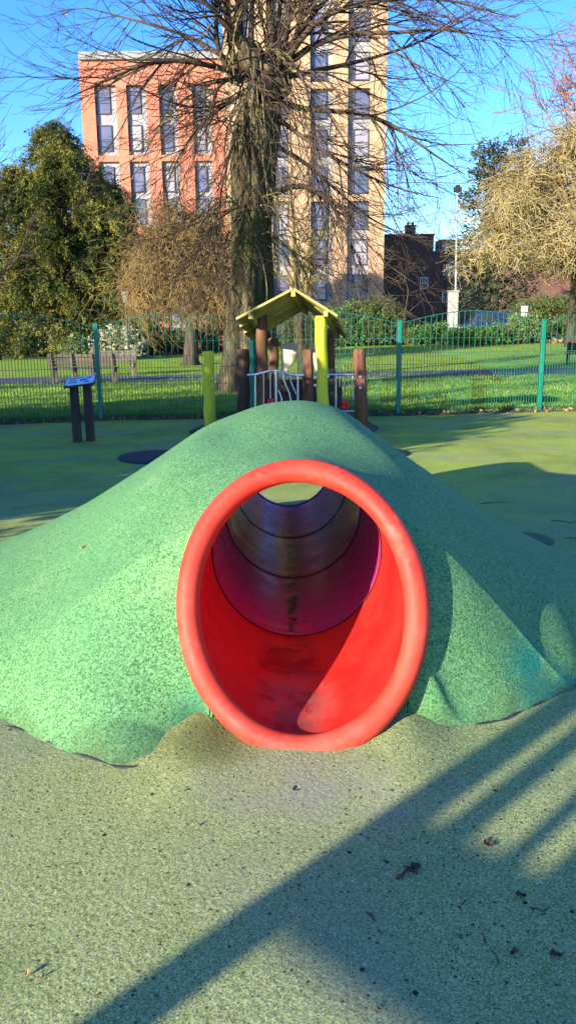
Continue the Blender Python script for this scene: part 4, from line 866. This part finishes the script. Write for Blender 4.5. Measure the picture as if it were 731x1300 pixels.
# dome of contorted weeping twigs
def weeping(name, label, c, rx, rz_, z0, zbot, seed, twig, n1=60, k2=10, k3=6, rmin=.016, wig=.28, grav=.2):
    rg = np.random.default_rng(seed); x, y = c; t = thing(name, label, 'tree', (x, y, z0)); H_ = z0+rz_
    tp = [(x, y, z0-.1), (x+.2, y, z0+(H_-z0)*.3), (x-.1, y, z0+(H_-z0)*.62)]
    V, F = trunk_mesh(tp, [.34, .28, .25, .2], 14, .12, 4, .2, seed); mesh_np('trunk', V, F, 'dark_bark', t, smooth=True)
    th = rg.uniform(0, 2*PI, n1); f = rg.uniform(.05, 1, n1)**.55; top = np.stack([x+rx*.98*f*np.cos(th), y+rx*f*np.sin(th), z0+rz_*np.sqrt(np.maximum(0, 1-(f*.93)**2))*rg.uniform(.86, 1.02, n1)], 1)
    # limbs arch from the fork to the dome surface
    P0 = np.array([x, y, z0+(H_-z0)*.5]) + rg.normal(0, .15, (n1, 3)); s_ = np.linspace(0, 1, 12)[None, :, None]
    ctrl = (P0+top)/2; ctrl[:, 2] = np.maximum(P0[:, 2], top[:, 2]) + rg.uniform(0, .12, n1)*rz_; p1 = (1-s_)**2*P0[:, None]+2*s_*(1-s_)*ctrl[:, None]+s_**2*top[:, None]; p1 += rg.normal(0, .06, p1.shape); p1[:, :, 2] = np.minimum(p1[:, :, 2], H_)
    r1 = np.linspace(.075, .022, 12)[None]*rg.uniform(.7, 1.2, (n1, 1))
    P, D, R, _ = spawn(p1, r1, k2, .3, 1, (.4, 1.2), .6, rg); p2, r2 = grow(P, D, rg.uniform(.8, 2.4, len(P)), np.maximum(R, rmin*1.3), 9, wig, grav, -.1, .45, rg)
    P, D, R, _ = spawn(p2, r2, k3, .1, 1, (.4, 1.2), .7, rg); p3, r3 = grow(P, D, rg.uniform(.5, 1.5, len(P)), np.maximum(R*.8, rmin), 7, wig*1.1, grav*.9, 0, .6, rg)
    def clampz(p): q = p.copy(); return q[(p[:, :, 2].min(1) > zbot + .5*np.sin(p[:, 0, 0]*1.3)) & (p[:, :, 2].max(1) < H_+.35)], (p[:, :, 2].min(1) > zbot + .5*np.sin(p[:, 0, 0]*1.3)) & (p[:, :, 2].max(1) < H_+.35)
    p2c, k_ = clampz(p2); r2 = r2[k_]; p3c, k_ = clampz(p3); r3 = r3[k_]
    V, F = merge([tubes(p1, r1, 5), tubes(p2c, r2, 4), tubes(p3c, r3, 3)]); mesh_np('crown', V, F, twig, t, smooth=True); return t
q = W(712, 420, 42); weeping('weeping_tree', 'large golden weeping tree of tangled leafless twigs at the right', (q.x+.9, 42), 6.6, 11.0, float(gz(q.x, 42)), 2.6, 4, 'twig_gold', n1=110, k2=12, k3=8, rmin=.018, wig=.42, grav=.07)
q = W(240, 420, 36); weeping('ochre_shrub', 'ochre brown dome of thin leafless twigs between the yew and the lime', (q.x, 36), 2.9, 6.9, 0, .9, 6, 'twig_ochre', n1=70, k2=13, k3=8, rmin=.011, wig=.3, grav=.16)

# ------------------------------------------------------------------ evergreens and shrubs
def evergreen(name, label, c, rx, ht, zbot, seed, leaf, n=800, m_=42, size=.22, spread=.16, r0=.3, pointed=.6, cat='tree', lobes=9, group=None, droop=.5, part='crown'):
    rg = np.random.default_rng(seed); x, y, z0 = c; t = thing(name, label, cat, c, group)
    mb = MB(); mb.tube([(x, y, z0-.1), (x+.05, y, z0+ht*.4), (x, y, z0+ht*.8)], [r0*1.2, r0*.8, r0*.2], 10)
    for k in range(7):
        a = k*2.4; h = ht*(.25+.08*k); mb.tube([(x, y, z0+h), (x+rx*.35*math.cos(a), y+rx*.35*math.sin(a), z0+h+ht*.06), (x+rx*.65*math.cos(a), y+rx*.65*math.sin(a), z0+h+ht*.1)], [r0*.4, r0*.25, r0*.08], 6)
    mb.build('trunk' if cat == 'tree' else 'stem', 'dark_bark', t)
    # crown radius profile with lobes
    lob = rg.uniform(0, 2*PI, (lobes, 3)); Vs = []
    u = rg.uniform(0, 1, n); th = rg.uniform(0, 2*PI, n); zz = zbot + (ht-zbot)*u
    prof = np.minimum(1, (u/.14+.35))*(1-u**2.2)**pointed
    bumpy = 1 + .16*np.sin(3*th+lob[0, 0]+u*5) + .12*np.sin(5*th+lob[1, 0]-u*9) + .1*np.sin(u*22+2*th)
    r = rx*prof*bumpy*rg.uniform(.62, 1.04, n)
    C = np.stack([x+r*np.cos(th), y+r*np.sin(th), z0+zz + rg.normal(0, .1, n)], 1)
    D = np.stack([np.cos(th), np.sin(th), .75-droop*1.4*rg.uniform(0, 1, n)], 1); D = nrm(D)
    # each sprig: leaves strung along a short axis
    k = m_; tt = rg.uniform(0, 1, (n, k, 1)); sp = size*4.2; A = C[:, None] + D[:, None]*tt*sp + rg.normal(0, 1, (n, k, 3))*spread*(1.1-tt*.8)
    V, F = leaves(A.reshape(-1, 3), np.repeat(D, k, 0), 1, 0, size, 2.6, .8, rg); Vs.append((V, F))
    # some leaf tufts at the crown's heart so that gaps look into dark leaves
    nb = n//3; th = rg.uniform(0, 2*PI, nb); u = rg.uniform(0, .92, nb); r = rx*.55*np.minimum(1, (u/.14+.35))*(1-u**2.2)**pointed*rg.uniform(.2, 1, nb); C = np.stack([x+r*np.cos(th), y+r*np.sin(th), z0+zbot+(ht-zbot)*u], 1)
    Vs.append(leaves(np.repeat(C, 10, 0), np.repeat(nrm(rg.normal(size=(nb, 3))), 10, 0), 1, size*2, size*1.8, 1.6, .3, rg))
    V, F = merge(Vs); mesh_np(part, V, F, leaf, t); return t
def yew(name, label, c, rx, ht, zbot, seed, n=330):
    rg = np.random.default_rng(seed); x, y, z0 = c; t = thing(name, label, 'tree', c)
    V, F = trunk_mesh([(x, y, z0-.1), (x+.1, y, z0+ht*.4), (x, y, z0+ht*.9)], [.5, .4, .3, .06], 14, .12, 4, .2, seed); mesh_np('trunk', V, F, 'dark_bark', t, smooth=True)
    heads = np.array([(0, 0, 1, .8), (-.42, -.1, .82, .7), (.42, -.15, .74, .72), (.1, -.4, .86, .6), (-.1, .3, .9, .6)]); hd = heads[rg.integers(0, 5, n)]
    u = rg.uniform(0, 1, n)**1.15; th = rg.uniform(0, 2*PI, n); zz = zbot + (ht*hd[:, 2]-zbot)*u
    prof = np.minimum(1, u/.1*.25+.72)*(1-u)**.55*(1+.14*np.sin(2*th+seed)+.12*np.sin(5*th+u*7)); r = np.maximum(rx*hd[:, 3]*prof*np.where(rg.uniform(0, 1, n) < .3, rg.uniform(.3, .7, n), rg.uniform(.78, 1.1, n)), .35)
    s_ = np.linspace(0, 1, 9)[None, :]; up = rg.uniform(.1, .5, n)[:, None]; rr = r[:, None]*s_
    zc = zz[:, None] + up*r[:, None]*s_ - (up*1.05)*r[:, None]*s_**3 + .25*(1-u)[:, None]*0; th2 = th[:, None] + rg.normal(0, .25, n)[:, None]*s_
    p1 = np.stack([x+rx*.75*hd[:, :1]+rr*np.cos(th2), y+rx*.75*hd[:, 1:2]+rr*np.sin(th2), z0+zc], -1); r1 = np.linspace(.07, .015, 9)[None]*np.ones((n, 1)); Vb, Fb = tubes(p1, r1, 4); mesh_np('branch', Vb, Fb, 'dark_bark', t)
    # sprays fan out from the outer part of every branch and nod at their tips
    P, D, R, ix = spawn(p1, r1, 16, .35, 1, (.25, .95), .5, rg); p2, r2 = grow(P, D, rg.uniform(.45, 1.15, len(P)), .01, 6, .1, .16, -.12, .5, rg)
    k = 23; tt = rg.uniform(0, 5.99, (len(P), k)); i = tt.astype(int); f = (tt-i)[..., None]; a = p2[np.arange(len(P))[:, None], i]; b = p2[np.arange(len(P))[:, None], i+1]
    A = (a+(b-a)*f).reshape(-1, 3) + rg.normal(0, .045, (len(P)*k, 3)); Dd = nrm(b-a).reshape(-1, 3)
    V, F = leaves(A, Dd, 1, 0, .13, 2.4, .8, rg); mesh_np('crown', V, F, 'yew_leaf', t); return t
q = W(92, 420, 52); yew('yew_tree', 'broad dark golden green yew tree standing left of the ochre shrub', (q.x-.1, 52, 0), 8.8, 13.9, .4, 3, 1250)
q = W(-20, 420, 54); yew('yew_tree', 'second yew tree cut by the left edge of the picture', (q.x-.5, 54, 0), 6.0, 12.2, .5, 14)
q = W(608, 420, 64); evergreen('holm_oak', 'dark evergreen oak rising behind the tall lamp column', (q.x+2.6, 70, .8), 2.9, 15.4, 2, 31, 'holm_leaf', n=330, m_=34, size=.3, spread=.35, r0=.35, pointed=.5, droop=.4)
sh = [  # u, v(base), Y, radius, height, leaf, label
 ('variegated_shrub', 148, 45, 1.3, 1.6, 'pale_leaf', 'pale cream variegated shrub beside the lantern lamp post'),
 ('round_shrub', 107, 45.5, 1.15, 1.15, 'privet_leaf', 'low grey green shrub left of the pale variegated shrub'),
 ('dark_shrub', 60, 56, 1.5, 1.2, 'bush_leaf', 'dark low shrub under the yew tree near the silver car'),
 ('dark_shrub', 15, 55, 1.6, 1.5, 'bush_leaf', 'dark low shrub at the far left edge behind the fence'),
 ('dark_shrub', 190, 55, 1.5, 2.2, 'bush_leaf', 'dark shrub just right of the lantern lamp post'),
 ('dark_shrub', 232, 56, 1.9, 1.5, 'bush_leaf', 'low dark shrub under the ochre dome of twigs'),
 ('dark_shrub', 272, 56, 1.6, 2.0, 'bush_leaf', 'dark shrub directly left of the lime trunk'),
 ('ivy_bush', 372, 52, 1.7, 2.5, 'bush_leaf', 'dark ivy bush seen under the plank roof of the play tower'),
 ('ivy_bush', 416, 52, 1.8, 2.3, 'laurel_leaf', 'leafy green bush just right of the plank roof'),
 ('ivy_bush', 452, 53, 1.9, 2.6, 'laurel_leaf', 'wide leafy bush at the foot of the pale tower'),
 ('ivy_bush', 484, 53.5, 1.5, 2.9, 'bush_leaf', 'tall dark bush at the right corner of the pale tower'),
 ('laurel_shrub', 531, 53, .62, 1.05, 'laurel_leaf', 'small round bright laurel alone left of the stone pillar'),
 ('laurel_shrub', 553, 54, .95, 1.15, 'laurel_leaf', 'bright laurel close to the left of the stone pillar'),
 ('laurel_shrub', 590, 52, .95, .95, 'laurel_leaf', 'low bright laurel at the right foot of the stone pillar'),
 ('laurel_shrub', 616, 52, 1.05, 1.05, 'laurel_leaf', 'bright laurel in front of the blue van'),
 ('laurel_shrub', 640, 53, 1.0, .9, 'bush_leaf', 'darker low shrub right of the blue van laurels'),
 ('broom_shrub', 664, 55, 1.4, 1.6, 'privet_leaf', 'upright yellow green shrub around the small white sign'),
 ('dark_hedge', 690, 61, 3.0, 3.0, 'bush_leaf', 'tall dark hedge under the weeping tree, right of the small white sign'),
 ('dark_hedge', 745, 61.5, 3.0, 3.2, 'bush_leaf', 'tall dark hedge cut by the right edge under the weeping tree'),
 ('dark_shrub', 705, 56, 1.8, 1.3, 'bush_leaf', 'dark low shrub under the weeping tree at the right edge'),
]
for k, (nm, u, Y, r_, h_, lf, lb) in enumerate(sh):
    x = W(u, 420, Y).x; evergreen(nm, lb, (x, Y, float(gz(x, Y))), r_, h_, .08, 50+k, lf, n=int(60+50*r_*h_), m_=22, size=.13, spread=.1, r0=.06, pointed=.55, cat='shrub', part='foliage')

# ------------------------------------------------------------------ things behind and left of the viewer whose shadows reach the picture
nP = Vector((.7071, -.7071, 0)); sP = Vector((.7071, .7071, 0))
def PS(p, s_, z): return nP*p + sP*s_ + Vector((0, 0, z))
cf = thing('climbing_frame', 'wooden climbing frame with raised deck and barred rail, behind the viewer', 'climbing frame', PS(-.6, -4, 0)); S0 = -4.0; TE = math.tan(EL)
for (p_, s_) in ((-1.345, S0), (.3, S0), (.3, S0-.5)): mb = MB(); mb.tube([PS(p_, s_, 0), PS(p_, s_, 3.2)], .072, 12); mb.build('log_post', 'log_brown', cf)
zb = (1.235-S0)*TE; ztp = (1.83-S0)*TE; rotd = Matrix.Rotation(PI/4*-1, 3, 'Z')
mb = MB(); mb.box(PS(-.5, S0+.25, zb+.03), (1.6, .44, .06), rotd); mb.beam(PS(-1.27, S0, (zb+ztp)/2), PS(.3, S0, (zb+ztp)/2), .04, ztp-zb); mb.build('deck', 'dark_timber', cf)
mb = MB(); zr = ztp+.62
for p_ in (-1.2, -1.165, -.99, -.83, -.73, -.62, -.52, -.42, -.32, -.22): mb.tube([PS(p_, S0, ztp-.02), PS(p_+.0, S0, zr)], .06 if p_ > -.9 else .032, 8)
mb.beam(PS(-1.3, S0, zr), PS(.3, S0, zr), .05, .09); mb.build('barrier', 'dark_timber', cf)
def shade(p_, s_): v = PS(p_, s_, 0); return v.x, v.y
for k, (p_, s_, ht, r_) in enumerate(((-8.0, -2.5, 3.3, 1.6), (-10.6, -1.5, 3.3, 1.8), (-13.2, -3, 3.8, 2.0))):
    x, y = shade(p_, s_); evergreen('yew_bush', ('bushy yew outside the picture to the left, nearest of its row', 'bushy yew outside the picture to the left, middle of its row', 'bushy yew outside the picture to the left, farthest of its row')[k], (x, y, 0), r_, ht, .1, 80+k, 'yew_leaf', n=420, m_=30, size=.2, spread=.16, r0=.2, pointed=.55)
for k, (p_, s_, ht, sp) in enumerate(((-11, -22, 10, 3.2), (-14.5, -17, 11, 4), (-24, -46, 15, 5), (-18, -30, 13, 4.5), (8, -40, 11, 4), (-22, -24, 10, 4))):
    x, y = shade(p_, s_); bare_tree('park_tree', ('bare park tree behind the viewer, nearest on the left', 'bare park tree beyond the yew row on the left', 'tall bare park tree far behind the viewer to the left', 'broad bare park tree far out on the left', 'bare park tree behind the viewer to the right', 'bare park tree farthest out on the left')[k], x, y, ht, sp, 100+k, r0=.3, n1=12, k2=6, k3=4, rmin=.02, droop=0, tip=.1)

# repeats share a group
GR = {'dead_leaf': 'dead leaves scattered on the play surface', 'twig': 'twigs scattered on the play surface', 'laurel_shrub': 'bright laurels along the far bed', 'ivy_bush': 'leafy bushes at the foot of the pale tower',
      'dark_shrub': 'low dark shrubs along the far bed', 'dark_hedge': 'hedge under the weeping tree', 'yew_tree': 'yew trees at the left', 'yew_bush': 'row of bushy yews outside the picture', 'park_tree': 'bare park trees behind the viewer',
      'rubber_mat': 'black rubber mats behind the mound', 'terrace_house': 'brick houses beyond the trees', 'park_bench': 'benches along the path'}
for o in list(COL.objects):
    if o.parent is None and o.name.split('.')[0] in GR and 'kind' not in o: o['group'] = GR[o.name.split('.')[0]]
